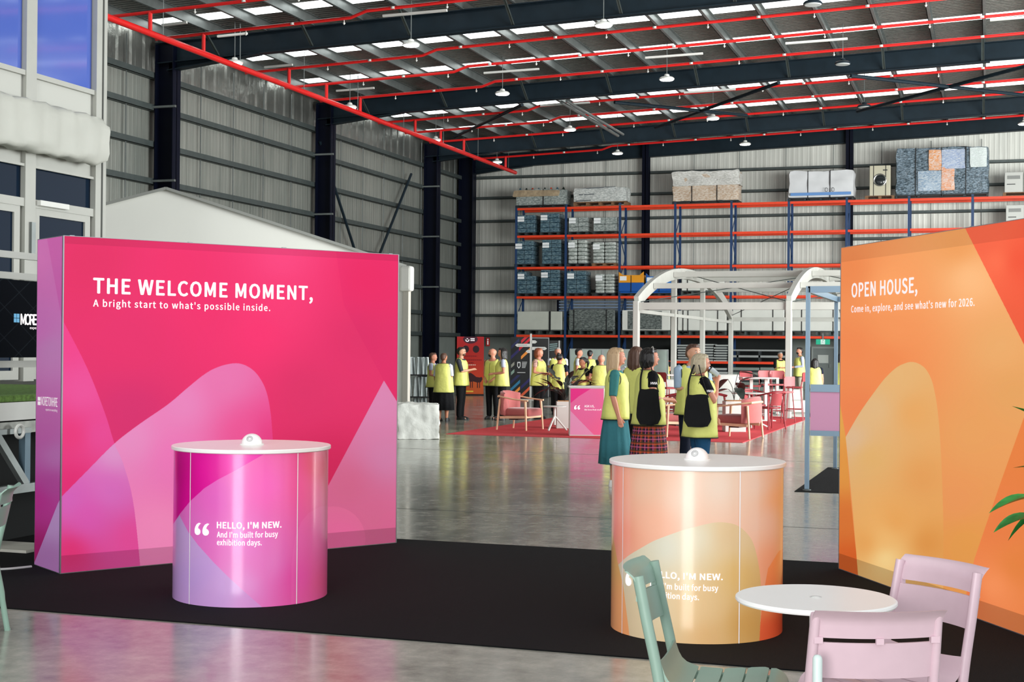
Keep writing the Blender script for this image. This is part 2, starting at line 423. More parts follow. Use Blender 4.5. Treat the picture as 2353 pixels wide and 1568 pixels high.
while x < XRT-.1:
    MB().tube([(x+1.0, YB-.14, 2.3), (x+1.0, YB-.14, ROOF0-.3)], .014, 5).build('sag_rod', galv_dk, wbk); x += 2.02
y = 8.55
while y < YB-.1:
    MB().tube([(XL+.14, y, 2.3), (XL+.14, y, ROOF0-.3)], .018, 5).build('sag_rod', galv, wl); y += 2.03
# short cleats on the columns
for Y in COLY[3:]:
    for z in (8.65, 6.48, 4.3):
        MB().box(XL+.05, XL+1.0, Y-.32, Y-.24, z-.03, z+.03).build('cleat', galv, wl)
# vertical lap strips between cladding sheets
# cross bracing in the end bay of the left wall
for p, q in (((735, 325), (820, 590)), ((945, 400), (860, 615))):
    a_ = on_X(*p, XL+.35); b_ = on_X(*q, XL+.35); MB().tube([a_, b_], .055, 8).build('wall_brace', steel_dark, wl)
# ------------------------------------------------------------------ roof
roofm = None
def roof_material():
    m = bpy.data.materials.new('foil roof lining'); m.use_nodes = True; nt = m.node_tree; N = nt.nodes; L = nt.links
    b = N['Principled BSDF']; tc = N.new('ShaderNodeTexCoord')
    w = N.new('ShaderNodeTexWave'); w.bands_direction = 'Y'; w.inputs['Scale'].default_value = 1.6; w.inputs['Distortion'].default_value = 1.2; w.inputs['Detail'].default_value = 2; w.inputs['Detail Scale'].default_value = 3
    L.new(tc.outputs['Object'], w.inputs[0])
    n = N.new('ShaderNodeTexNoise'); n.inputs['Scale'].default_value = 14; n.inputs['Detail'].default_value = 5; L.new(tc.outputs['Object'], n.inputs['Vector'])
    ad = N.new('ShaderNodeMath'); ad.operation = 'ADD'; L.new(w.outputs[0], ad.inputs[0]); L.new(n.outputs[0], ad.inputs[1])
    cr = N.new('ShaderNodeValToRGB'); cr.color_ramp.elements[0].position = .2; cr.color_ramp.elements[0].color = (*srgb('3e4241'), 1); cr.color_ramp.elements[1].color = (*srgb('b0b0aa'), 1)
    mm = N.new('ShaderNodeMath'); mm.operation = 'MULTIPLY'; mm.inputs[1].default_value = .6; L.new(ad.outputs[0], mm.inputs[0]); L.new(mm.outputs[0], cr.inputs[0])
    L.new(cr.outputs[0], b.inputs['Base Color']); b.inputs['Metallic'].default_value = .5; b.inputs['Roughness'].default_value = .45
    bp = N.new('ShaderNodeBump'); bp.inputs['Strength'].default_value = .6; bp.inputs['Distance'].default_value = .05; L.new(ad.outputs[0], bp.inputs['Height']); L.new(bp.outputs[0], b.inputs['Normal'])
    return m
roofm = roof_material()
skym = emitmat('translucent skylight sheet', 'f4f8f6', 3.2)
Y0R = 20.0
ceil_ = struct(MB().box(XL-.3, XRT, YB-.05, YB+.3, ROOF0+1.5, ROOF0+1.7).build('ceiling', steel_dark))
def slope_box(mb, x0, x1, y0, y1, h0, h1):
    """a box lying along the roof slope, h measured from the sheeting"""
    vs = [(x, y_, roofz(x)+h) for x in (x0, x1) for y_ in (y0, y1) for h in (h0, h1)]
    return mb.add(vs, [(0, 1, 3, 2), (4, 6, 7, 5), (0, 4, 5, 1), (2, 3, 7, 6), (0, 2, 6, 4), (1, 5, 7, 3)])
STRIPS = [30.2, 35.3, 40.6, 44.6, 52.2, 56.2]; SWD = .70
ys = []; cur = -2.0
for s_ in STRIPS:
    ys.append((cur, s_-SWD/2)); cur = s_+SWD/2
ys.append((cur, YB))
for y0, y1 in ys:
    nsub = max(1, round((y1-y0)/2.6)); st = (y1-y0)/nsub
    for k in range(nsub):
        slope_box(MB(), XL-.2, XRT, y0+k*st+.004, y0+(k+1)*st-.004, 0, .04).build('roof_sheet', roofm, ceil_)
for s_ in STRIPS:
    slope_box(MB(), XL-.2, XRT, s_-SWD/2+.004, s_+SWD/2-.004, .0, .02).build('skylight_sheet', skym, ceil_)
# purlins (C sections) run along the hall
pm = None
x = XL+.8
while x < 9:
    mb = MB(); z0 = roofz(x)
    mb.box(x-.01, x+.01, Y0R-10, YB, z0-.3, z0-.0).box(x-.01, x+.09, Y0R-10, YB, z0-.3, z0-.285).box(x-.01, x+.09, Y0R-10, YB, z0-.015, z0)
    mb.build('purlin', galv, ceil_); x += 1.5
RD = .62
for Y in COLY[1:]+(YB-.3,):
    mb = MB()
    for hh in ((-.3-RD, -.3-RD+.03), (-.33, -.3)): slope_box(mb, XL+.2, XRT, Y-.14, Y+.14, *hh)
    slope_box(mb, XL+.2, XRT, Y-.012, Y+.012, -.3-RD, -.3)
    # haunch at the knee
    a0, a1 = XL+.6, XL+3.6
    vs = []
    for yy in (Y-.015, Y+.015): vs += [(a0, yy, roofz(a0)-.3-RD), (a1, yy, roofz(a1)-.3-RD), (a0, yy, roofz(a0)-.3-RD-.22)]
    mb.add(vs, [(0, 1, 2), (3, 5, 4), (0, 3, 4, 1), (1, 4, 5, 2), (2, 5, 3, 0)])
    p0 = Vector((a0, Y, roofz(a0)-.3-RD-.22)); p1 = Vector((a1, Y, roofz(a1)-.3-RD)); mb.bar(p0, p1, .28, .03)
    mb.build('rafter', steel_dark, ceil_)
for Y in COLY[2:]:
    xx = XL+2.3
    while xx < 8:
        zb = roofz(xx)
        for sg in ((-1,) if Y > 50 else (-1, 1)):
            MB().bar((xx, Y+sg*.1, zb-.3-RD+.05), (xx, Y+sg*.95, zb-.28), .09, .012).bar((xx+.03, Y+sg*.1, zb-.3-RD+.05), (xx+.03, Y+sg*.95, zb-.28), .012, .05).build('fly_brace', galv_dk, ceil_)
        xx += 3.0
for p, q in (((1955, 174), (2420, 226)), ((1970, 256), (2420, 135)), ((1044, 315), (1200, 241)), ((1412, 235), (1716, 265)), ((1506, 293), (1790, 190))):
    MB().tube([on_z(*p, 10.15), on_z(*q, 10.2)], .06, 8).build('roof_brace', steel_dark, ceil_)
MB().tube([on_z(1290, 235, 10.3), on_z(1420, 312, 10.2)], .06, 8).tube([on_z(1302, 232, 10.3), on_z(1432, 309, 10.2)], .05, 8).build('roof_brace', galv, ceil_)
for (p, q) in (((1483, 133), (1610, 120)), ((608, 155), (667, 149)), ((773, 209), (845, 198)), ((1572, 213), (1687, 204)), ((1242, 243), (1348, 233)), ((1805, 100), (1945, 86)), ((2275, 46), (2400, 30)), ((880, 37), (1020, 22)), ((372, 58), (430, 54)), ((1112, 168), (1234, 158)), ((500, 84), (565, 78)), ((2275, 144), (2400, 130))):
    a_ = on_z(*p, 10.45); b_ = on_z(q[0], q[1], 10.45); b_.y = a_.y; b_.z += .03
    MB().bar(a_, b_, .07, .06).build('cable_tray', white_paint, ceil_)
# ------------------------------------------------------------------ sprinkler pipework
sp = thing('sprinkler_pipework', 'red sprinkler pipework hanging under the warehouse roof', 'pipes', (-20.3, 40, 9.6))
O = Vector(sp.location)
def rel(p): return Vector(p)-O
MX, MZ = -20.3, 9.62
MB().tube([rel((MX, 22, MZ)), rel((MX, 61.0, MZ))], .085, 10).build('main_pipe', pipe_red, sp, True)
for Y in (31.4, 34.0, 39.0, 41.6, 44.2, 49.1, 51.7, 54.3, 59.6):
    def bz(X): return 10.16+.035*(X-MX)+(.13 if X > -15.5 else 0)
    MB().tube([rel((MX-1.5, Y, bz(MX-1.5))), rel((-15.9, Y, bz(-15.9))), rel((-15.45, Y, bz(-15.4))), rel((10, Y, bz(10)))], .045, 8).build('branch_pipe', pipe_red, sp, True)
    MB().tube([rel((MX, Y, MZ)), rel((MX, Y, bz(MX)))], .055, 8).build('riser', pipe_red, sp, True)
    xx = -19
    while xx < 6:
        MB().lathe([(.012, 0), (.014, -.06), (.035, -.07), (.035, -.08), (.01, -.12)], 8, rel((xx, Y, bz(xx)-.05))).build('sprinkler_head', white_paint, sp)
        MB().lathe([(.068, -.03), (.068, .03)], 8, rel((xx+1.4, Y, bz(xx+1.4)))).build('pipe_coupling', white_paint, sp)
        xx += 2.9
for Y in range(24, 61, 4):
    MB().tube([rel((MX, Y, MZ)), rel((MX, Y, roofz(MX)-.1))], .012, 6).build('hanger_rod', galv, sp)
# ------------------------------------------------------------------ high-bay lamps
lampglow = emitmat('lamp diffuser glow', 'ffffff', 9.0)
lampoff = mat('lamp diffuser unlit', 'b9bdbd', .4)
def lamp(off):
    r = thing('high_bay_lamp', 'x', 'lamp')
    MB().tube([(0, 0, .12), (0, 0, 1.2)], .012, 6).build('rod', galv, r)
    MB().lathe([(.05, .14), (.08, .12), (.09, .06), (.2, .04), (.24, .0), (.24, -.03), (.225, -.035)], 20).build('housing', steel_dark if off else white_paint, r, True)
    MB().lathe([(.22, -.034), (.2, -.055), (.001, -.06)], 20).build('diffuser', lampoff if off else lampglow, r, True)
    return r
LP = [(36.05, 'nearest'), (43.8, 'second'), (51.7, 'third'), (59.0, 'farthest')]
XS = [-20.5, -15.05, -9.6, -4.2, 1.3]; ORD = ['leftmost', 'second from the left', 'third from the left', 'fourth from the left', 'rightmost']
l_on = None; l_off = None
for i, (Y, rn) in enumerate(LP):
    for j, X in enumerate(XS):
        if (i, j) == (0, 4) or (i, j) == (3, 3): continue
        off = (i, j) in ((0, 3), (1, 3), (2, 3))
        if off: o = copy_tree(l_off) if l_off else lamp(True); l_off = l_off or o
        else: o = copy_tree(l_on) if l_on else lamp(False); l_on = l_on or o
        o.location = (X, Y, roofz(X)-1.18 if i < 3 else roofz(X)-1.1)
        o['label'] = ('unlit' if off else 'lit')+' round pendant high-bay lamp, %s in the %s row under the roof' % (ORD[j], rn); o['group'] = 'high-bay lamps under the roof'
# ------------------------------------------------------------------ black carpet
carpm = mat('black carpet pile', '111214', .95, spec=.2, noise=.35, scale=90, bump=.8, bscale=400)
tag(MB().box(-9.4, 1.75, 7.43, 11.3, 0.0, .008).build('carpet', carpm), 'black carpet laid on the concrete under the pink and orange walls', 'carpet')
ltr = mat('white print', 'f4eef0', .6, emit='ffffff', es=.25)
alu = mat('satin aluminium profile', 'a9adb2', .35, .8)
# ------------------------------------------------------------------ backlit fabric walls
def make_wall(name, label, p0, d, L, H, T, front_fn, texW, side_fn=None, emit=.45):
    """p0: floor point at the left end of the front, d: direction of the front, T: thickness (towards the back)"""
    p0 = Vector(p0); d = Vector((d[0], d[1], 0)).normalized(); n = Vector((d.y, -d.x, 0))      # n points to the viewer side
    p0 = p0+Vector((0, 0, .008)); root = thing(name, label, 'exhibition wall', p0)
    def F(u, v, h): return (d*u + Vector((0, 0, v)) + n*h)
    # printed front; backlight glow and frame shade sit in its colours
    W = texW; Hh = int(texW*H/L)
    u, v = np.meshgrid((np.arange(W)+.5)/W*L, (np.arange(Hh)+.5)/Hh*H)
    P = np.array(p0)[None, None, :] + u[..., None]*np.array(d) + v[..., None]*np.array((0, 0, 1.0))
    px, py = projA(P)
    rgb = front_fn(px, py, u, v)
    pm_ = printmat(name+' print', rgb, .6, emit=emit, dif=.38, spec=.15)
    def panel(mbf, u0, u1, v0, v1, h, name_, mt, fn):
        me = bpy.data.meshes.new(name_); vs = [fn(u0, v0, h), fn(u1, v0, h), fn(u1, v1, h), fn(u0, v1, h)]
        me.from_pydata([tuple(q) for q in vs], [], [(0, 1, 2, 3)]); uv = me.uv_layers.new(name='uv')
        for i, q in enumerate(((0, 0), (1, 0), (1, 1), (0, 1))): uv.data[i].uv = q
        me.materials.append(mt); o = bpy.data.objects.new(name_, me); COL.objects.link(o); o.parent = root; return o
    panel(None, .004, L-.004, .004, H-.003, .001, 'printed_front', pm_, F)
    # frame body
    def fr(u0, u1, v0, v1, h0, h1, nm, mt):
        mb = MB(); vs = [F(a, b, c) for a in (u0, u1) for b in (v0, v1) for c in (h0, h1)]
        mb.add(vs, [(0, 1, 3, 2), (4, 6, 7, 5), (0, 4, 5, 1), (2, 3, 7, 6), (0, 2, 6, 4), (1, 5, 7, 3)]); return mb.build(nm, mt, root)
    bk = mat('wall core fabric', 'c9c3c5', .7)
    fr(.01, L-.01, .01, H-.01, -T+.004, -.002, 'core', bk)
    for (a, b, c_, e) in ((0, .009, 0, H), (L-.009, L, 0, H), (0.009, L-.009, H-.004, H), (.009, L-.009, 0, .005)):
        fr(a, b, c_, e, -T, .003, 'edge_profile', alu)
    for (uu) in (L*.02, L*.34, L*.62, L*.97):
        fr(uu, uu+.035, H, H+.006, -.04, -.02, 'top_clip', alu)
    if side_fn:
        Ws = 300; Hs = int(Ws*H/T)
        uu, vv = np.meshgrid((np.arange(Ws)+.5)/Ws*T, (np.arange(Hs)+.5)/Hs*H)
        P = np.array(p0) + (-(T-uu))[..., None]*np.array(n) + vv[..., None]*np.array((0, 0, 1.0))
        px, py = projA(P); sm = printmat(name+' side print', side_fn(px, py, uu, vv), .5, emit=.32, dif=.8)  # emission added to brighten the end print, which has no backlight
        panel(None, .012, T-.01, .006, H-.006, .002, 'printed_end', sm, lambda u, v, h: F(-h, v, -(T-u)))
    return root, F
def shade(rgb, mask, k):
    rgb[mask] *= k; return rgb
WP0 = on_z(137, 1322); WP1 = on_z(911, 1250); Wd = (WP1-WP0); WL = Wd.length; WH = 2.43
def pinkfront(px, py, u, v):
    base = idw(px, py, [(200, 600, 'e83268'), (420, 620, 'f5336f'), (650, 590, 'ff4683'), (850, 640, 'f52a6a'), (300, 780, 'ec3470'), (600, 760, 'ff3575'),
                        (820, 780, 'e8306c'), (300, 950, 'dd3372'), (700, 900, 'e6336c'), (760, 1080, 'e02860'), (640, 700, 'fd3b78'), (480, 700, 'f63371')])
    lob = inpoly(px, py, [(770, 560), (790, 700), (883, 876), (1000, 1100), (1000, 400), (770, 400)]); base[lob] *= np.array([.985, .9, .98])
    sl = inpoly(px, py, curve([(100, 660), (146, 742), (200, 848), (240, 950), (262, 1020), (285, 1075), (308, 1174), (330, 1400)])+[(50, 1400)])
    c = idw(px, py, [(150, 780, 'f5468f'), (190, 900, 'f2559f'), (230, 1000, 'ee4d9a'), (160, 1000, 'f03a80'), (160, 1120, 'ea2f78')]); base[sl] = c[sl]
    arc = inpoly(px, py, curve([(120, 1165), (140, 1143), (200, 1082), (262, 1020), (320, 975), (385, 930), (430, 892), (470, 860), (500, 844), (530, 836), (552, 836), (575, 846), (595, 866), (612, 900), (622, 950), (628, 1020), (640, 1130)])+[(650, 1400), (100, 1400)])
    c = idw(px, py, [(300, 1010, 'ee92c8'), (420, 930, 'f08ac4'), (520, 870, 'f07ab6'), (560, 1000, 'f5589c'), (620, 1000, 'f04088'), (400, 1060, 'f57cc0'), (370, 1220, 'ff92c6'), (560, 1200, 'f870b0')]); base[arc] = c[arc]  # palest pink low down: LED glow painted into the print
    both = arc & sl
    c = idw(px, py, [(262, 1040, 'e49ad0'), (160, 1150, 'dd66c0'), (250, 1130, 'e070c4'), (200, 1190, 'e45cb8'), (300, 1240, 'f050a0'), (160, 1270, 'ea3478')]); base[both] = c[both]
    tri = inpoly(px, py, [(883, 875), (830, 975), (760, 1107), (700, 1220), (620, 1400), (1000, 1400), (1000, 1075), (914, 925)])
    c = idw(px, py, [(880, 920, 'e28ab8'), (890, 1050, 'df86b4'), (800, 1120, 'e56e98'), (860, 1200, 'e8709c'), (800, 1250, 'f26ca4'), (900, 1230, 'ea6c9c')]); base[tri] = c[tri]
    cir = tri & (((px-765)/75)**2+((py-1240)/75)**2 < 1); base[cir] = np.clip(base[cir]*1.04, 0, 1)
    k = np.ones(px.shape); k[v < .125] = .84; k[v > WH-.055] = .93  # edge strips darkened: shade of the frame painted into the print
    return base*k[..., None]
def pinkside(px, py, u, v):
    base = idw(px, py, [(100, 600, 'cc6cae'), (130, 620, 'c46aac'), (90, 760, 'c26cb0'), (120, 800, 'b97ab2'), (100, 1000, 'b0559c'), (130, 1050, 'ae6aa8'), (90, 1150, 'b02a86'), (80, 1270, '96185f'), (120, 1120, 'a64290')])
    a = inpoly(px, py, [(107, 540), (145, 740), (200, 740), (200, 540)]); base[a] *= np.array([.98, .86, .95])
    b = inpoly(px, py, [(150, 1130), (134, 1160), (76, 1300), (60, 1400), (200, 1400), (200, 1130)])
    c = idw(px, py, [(130, 1200, 'b088bc'), (110, 1290, 'a06aa4')]); base[b] = c[b]
    return base
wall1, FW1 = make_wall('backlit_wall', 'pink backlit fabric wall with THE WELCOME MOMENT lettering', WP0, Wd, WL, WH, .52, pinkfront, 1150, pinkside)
def uv_on(px, py, p0, d, n):
    q = on_plane(px, py, p0, n); return (q-p0).dot(d), q.z
def put_text(wall, F, p0, d, txt, name, pl, pr, cappx, bold, sp, m_=None):
    d = d.normalized(); n = Vector((d.y, -d.x, 0))
    u0_, v0_ = uv_on(pl[0], pl[1], p0, d, n); u1_, _ = uv_on(pr[0], pr[1], p0, d, n); _, vt = uv_on(pl[0], pl[1]-cappx, p0, d, n)
    lettering(txt, name, m_ or ltr, wall, lambda u, v, h: F(u0_+u, v0_+v, h), u1_-u0_, vt-v0_, bold, sp)
put_text(wall1, FW1, WP0, Wd, 'THE WELCOME MOMENT,', 'heading_lettering', (215, 676), (717, 697), 34, .02, 1.06)
put_text(wall1, FW1, WP0, Wd, "A bright start to what's possible inside.", 'subheading_lettering', (214, 707), (620, 720), 15.5, .012, 1.08)
# logo on the end panel
dn = Vector((Wd.normalized().y, -Wd.normalized().x, 0)); FE = lambda u, v, h: FW1(-h, v, -(.52-u))
lo = lettering('MORETONHIRE', 'end_lettering', ltr, wall1, lambda u, v, h: FE(.125+u, 1.195+v, h+.002), .33, .065, .0, .95)
mb = MB()
for i in range(2):
    for j in range(2): mb.add([FE(.055+i*.03, 1.195+j*.033, .005), FE(.081+i*.03, 1.195+j*.033, .005), FE(.081+i*.03, 1.222+j*.033, .005), FE(.055+i*.03, 1.222+j*.033, .005)], [(0, 1, 2, 3)])
mb.build('emblem', ltr, wall1)
lettering('experts in everything', 'tagline_lettering', ltr, wall1, lambda u, v, h: FE(.22+u, 1.16+v, h+.002), .235, .016, 0, 1)
# orange wall
OP0 = on_z(1927, 1310); OPr = on_z(2353, 1465); Od = (OPr-OP0).normalized()
def orangefront(px, py, u, v):
    base = idw(px, py, [(1950, 620, 'f28c50'), (2050, 660, 'ffa766'), (2230, 640, 'ffc084'), (2200, 560, 'f2a25e'), (1960, 800, 'f58c52'), (2060, 760, 'f89a5c'), (2300, 800, 'eeae6c'), (1980, 950, 'f28650'),
                        (2230, 1000, 'eca460'), (2200, 1150, 'ee9c5c'), (2220, 1250, 'eaa050'), (2040, 830, 'f58e52'), (2330, 900, 'e8a662')])
    red = inpoly(px, py, [(2200, 490), (2220, 527), (2353, 790), (2600, 1280), (2900, 1280), (2900, 300), (2200, 300)])
    c = idw(px, py, [(2260, 560, 'f86848'), (2290, 600, 'ff7450'), (2340, 600, 'f4593c'), (2340, 760, 'f06040'), (2500, 700, 'ee5234')]); base[red] = c[red]
    lef = inpoly(px, py, [(1900, 890), (1928, 915), (1943, 1005), (1955, 1150), (1965, 1250), (1975, 1340), (1975, 1500), (1850, 1500), (1850, 890)])
    c = idw(px, py, [(1932, 960, 'e8a850'), (1940, 1080, 'e89c46'), (1945, 1200, 'e27a36'), (1950, 1290, 'de6428')]); base[lef] = c[lef]
    arc = inpoly(px, py, curve([(1943, 1005), (1975, 950), (2010, 900), (2035, 868), (2060, 845), (2080, 835), (2097, 832), (2115, 838), (2130, 852), (2143, 880), (2153, 930), (2160, 1000), (2165, 1100), (2168, 1200)])+[(2168, 1500), (1983, 1500), (1972, 1330), (1960, 1180)])
    c = idw(px, py, [(1960, 1010, 'e2be96'), (2010, 940, 'e6bc86'), (2060, 870, 'eab878'), (2100, 950, 'ecac64'), (2120, 1100, 'eaa45c'), (2000, 1050, 'e8b66e'), (2060, 1200, 'f0aa5c'), (2035, 1285, 'ffe09a'), (2035, 1240, 'f8c074'), (1990, 1250, 'f0a95a'), (2130, 1250, 'e59a4c')]); base[arc] = c[arc]  # pale spot near the bottom: LED glow painted into the print
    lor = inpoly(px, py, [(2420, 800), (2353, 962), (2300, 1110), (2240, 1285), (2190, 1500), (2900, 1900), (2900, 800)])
    c = idw(px, py, [(2340, 1050, 'ea8444'), (2300, 1200, 'ee8248'), (2280, 1350, 'ff9a60'), (2340, 1300, 'ec8844'), (2230, 1370, 'f2804a'), (2600, 1300, 'ea7a40')]); base[lor] = c[lor]  # brightest orange low down is painted LED glow
    k = np.ones(px.shape); k[v < .115] = .82; k[v > WH-.11] = .93  # top and bottom strips darkened as painted frame shade
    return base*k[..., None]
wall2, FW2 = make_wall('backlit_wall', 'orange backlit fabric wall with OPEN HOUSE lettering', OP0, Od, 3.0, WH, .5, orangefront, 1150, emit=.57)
put_text(wall2, FW2, OP0, Od, 'OPEN HOUSE,', 'heading_lettering', (1958, 686), (2108, 678), 31, .02, 1.04)
put_text(wall2, FW2, OP0, Od, "Come in, explore, and see what's new for 2026.", 'subheading_lettering', (1957, 721), (2240, 707), 15, .012, 1.06)
# ------------------------------------------------------------------ round printed counters
cglow = mat('white counter top laminate', 'f2f1ee', .28, noise=.01, scale=3)
seamm = mat('white seam strip', 'f4f2f4', .35)
def counter(label, c, cx_px, print_fn, seams, textpx):
    R, H = .505, .965
    c = Vector((c.x, c.y, .008)); root = thing('printed_counter', label, 'counter', c)
    base_ang = math.atan2(-c.y, -c.x)           # direction from the counter towards the camera
    W, Hh = 1500, 620
    ang = (np.arange(W)+.5)/W*2*PI-PI; vv = (np.arange(Hh)+.5)/Hh*H
    A_, V_ = np.meshgrid(ang, vv)
    lim = math.radians(86); Ac = np.where(np.abs(A_) > lim, np.sign(A_)*(math.pi-np.abs(A_)).clip(0, lim), A_)
    P = np.stack([c.x+R*np.cos(base_ang+Ac), c.y+R*np.sin(base_ang+Ac), V_], -1)
    px, py = projA(P); rgb = print_fn(px, py)
    pm_ = printmat(label, rgb, .34, coat=.8, dif=1.0, emit=.05)
    n = 96; me = bpy.data.meshes.new('printed_wrap')
    vs = [(R*math.cos(base_ang+2*PI*j/n-PI), R*math.sin(base_ang+2*PI*j/n-PI), z) for z in (0, H) for j in range(n+1)]
    fs = [(j, j+1, n+1+j+1, n+1+j) for j in range(n)]; me.from_pydata(vs, [], fs); uv = me.uv_layers.new(name='uv')
    for j in range(n):
        for k, q in enumerate(((j/n, 0), ((j+1)/n, 0), ((j+1)/n, 1), (j/n, 1))): uv.data[j*4+k].uv = q
    me.materials.append(pm_); me.polygons.foreach_set('use_smooth', [True]*n); o = bpy.data.objects.new('printed_wrap', me); COL.objects.link(o); o.parent = root
    MB().lathe([(R-.03, 0.004), (R-.03, H-.002)], 48).build('core', white_pl, root, True)
    MB().lathe([(.2, H), (R+.012, H), (R+.016, H+.004), (R+.016, H+.022), (R+.012, H+.026), (0.001, H+.026)], 96).build('counter_top', cglow, root, 30)
    def at(px, py):                              # photo pixel -> angle, height on the drum
        d = ray(px, py); ox, oy = -c.x, -c.y
        A2 = d.x**2+d.y**2; B2 = 2*(ox*d.x+oy*d.y); C2 = ox*ox+oy*oy-R*R; t = (-B2-math.sqrt(max(B2*B2-4*A2*C2, 0)))/(2*A2)
        q = CAM+d*t-c; return math.atan2(q.y, q.x), q.z
    for s in seams:
        a, _ = at(s, 1250); mb = MB()
        mb.add([((R+.0035)*math.cos(a+e), (R+.0035)*math.sin(a+e), z) for z in (0, H) for e in (-.006, .006)], [(0, 1, 3, 2)]); mb.build('seam_strip', seamm, root)
    wr = lambda a0, z0: (lambda u, v, h: ((R+.002+h)*math.cos(a0+u/R), (R+.002+h)*math.sin(a0+u/R), z0+v))
    for t, pl, pr, cap, bo in textpx:
        a0, z0 = at(*pl); a1, _ = at(*pr); _, z1 = at(pl[0], pl[1]-cap)
        lettering(t, 'lettering', ltr, root, wr(a0, z0), (a1-a0)*R, z1-z0, bo, 1.02, depth=.0)
    return root, at, wr
def quote_marks(root, fn, w, m_):
    mb = MB()
    for k in range(2):
        pts = []
        for i in range(24):
            t = 2*PI*i/24; pts.append((.5+.42*math.cos(t), .36+.36*math.sin(t)))
        # bulb plus rising tail
        poly = [(.08, .40), (.12, .2), (.3, .03), (.55, .0), (.78, .08), (.93, .28), (.92, .5), (.78, .68), (.6, .74), (.62, .92), (.76, 1.12), (.98, 1.3), (.72, 1.36), (.4, 1.2), (.18, .9), (.09, .62)]
        vs = [fn((x+k*1.12)*w, y*w, .002) for x, y in poly]; n = len(mb.v); mb.add(vs, [tuple(range(len(poly)))])
    return mb.build('quote_marks', m_, root, recalc=False)
C1 = cam2w(-1.722, 9.45); C2 = cam2w(1.107, 8.46)
def c1print(px, py):
    b = idw(px, py, [(430, 1230, 'd868bc'), (500, 1150, 'dc5cb8'), (560, 1250, 'e070c0'), (620, 1120, 'f05cb6'), (690, 1120, 'f0589c'), (740, 1080, 'e2456c'), (620, 1300, 'e070ba'), (690, 1330, 'e648a4'), (740, 1340, 'ea4884'), (560, 1350, 'dc88c8')])
    a = inpoly(px, py, [(380, 1250), (402, 1205), (412, 1186), (437, 1155), (470, 1125), (500, 1106), (540, 1085), (580, 1062), (605, 1048), (605, 990), (380, 990)])
    c = idw(px, py, [(410, 1080, 'c0007c'), (480, 1080, 'dc0094'), (540, 1060, 'e808a8')]); b[a] = c[a]
    a = inpoly(px, py, [(380, 1230), (401, 1203), (412, 1187), (432, 1225), (455, 1256), (490, 1295), (520, 1325), (560, 1362), (606, 1402), (606, 1500), (380, 1500)])
    c = idw(px, py, [(410, 1250, 'bf98cf'), (440, 1330, 'ba94d2'), (500, 1370, 'c496d0'), (570, 1395, 'd08aca')]); b[a] = c[a]
    a = inpoly(px, py, [(668, 1500), (670, 1300), (678, 1240), (692, 1203), (710, 1182), (735, 1168), (775, 1162), (775, 1500)])
    b[a] = b[a]*.8+.2*np.array([.95, .5, .75])
    return b
counter1, at1, wr1 = counter('round counter wrapped in magenta and pink print with HELLO lettering', C1, 580, c1print, (437, 682),
    [("HELLO, I'M NEW.", (499, 1214), (646, 1212), 14, .022), ("And I'm built for busy", (499, 1235), (638, 1234), 12.5, .012), ('exhibition days.', (499, 1253), (601, 1253), 12.5, .012)])
a0, z0 = at1(447, 1229); a1, _ = at1(482, 1229)
quote_marks(counter1, wr1(a0, z0), (a1-a0)*.505/2.12, ltr)
def c2print(px, py):
    b = idw(px, py, [(1415, 1120, 'f08a5e'), (1480, 1120, 'e6ae8c'), (1560, 1150, 'e8bca0'), (1650, 1120, 'dfc0a8'), (1740, 1120, 'e2b294'), (1795, 1150, 'f0924e'), (1425, 1230, 'f0805a'), (1500, 1200, 'f2a27e'), (1780, 1300, 'ee8452'), (1760, 1200, 'e8ac8c')])
    a = inpoly(px, py, curve([(1412, 1310), (1422, 1300), (1445, 1280), (1475, 1262), (1500, 1248), (1530, 1236), (1570, 1222), (1600, 1214), (1640, 1205), (1670, 1205), (1695, 1212), (1715, 1228), (1730, 1250), (1740, 1285), (1747, 1330), (1749, 1380), (1747, 1440), (1744, 1500)])+[(1450, 1600), (1430, 1400)])
    b = b*.72+.28*np.array([.91, .87, .84])  # base paled: broad gloss sheen put into the print colour
    c = idw(px, py, [(1450, 1290, 'd4cdb4'), (1530, 1260, 'd6d2c0'), (1600, 1240, 'dccfb4'), (1680, 1230, 'd8b688'), (1700, 1330, 'd8ac64'), (1500, 1430, 'dac6a2'), (1600, 1400, 'deb884'), (1720, 1440, 'cf9a50'), (1620, 1470, 'dcae74')]); b[a] = c[a]
    a = inpoly(px, py, [(1390, 1210), (1407, 1225), (1418, 1290), (1432, 1350), (1447, 1470), (1447, 1520), (1390, 1520)])
    c = idw(px, py, [(1412, 1280, 'dcae68'), (1412, 1430, 'ecaa72'), (1435, 1440, 'f0a068')]); b[a] = c[a]
    a = inpoly(px, py, [(1744, 1500), (1747, 1440), (1752, 1380), (1765, 1310), (1790, 1270), (1830, 1250), (1830, 1500)])
    c = idw(px, py, [(1760, 1400, 'ee9058'), (1770, 1450, 'ec6038'), (1795, 1440, 'dc4a24'), (1795, 1300, 'ee8a50')]); b[a] = c[a]
    return b
counter2, at2, wr2 = counter('round counter wrapped in peach and orange print behind the white table', C2, 1603, c2print, (1432, 1699),
    [("HELLO, I'M NEW.", (1493, 1325), (1660, 1325), 14, .022), ("And I'm built for busy", (1493, 1350), (1650, 1350), 13, .012), ('exhibition days.', (1493, 1371), (1606, 1371), 13, .012)])
a0, z0 = at2(1437, 1345); a1, _ = at2(1475, 1345)
quote_marks(counter2, wr2(a0, z0), (a1-a0)*.505/2.12, ltr)
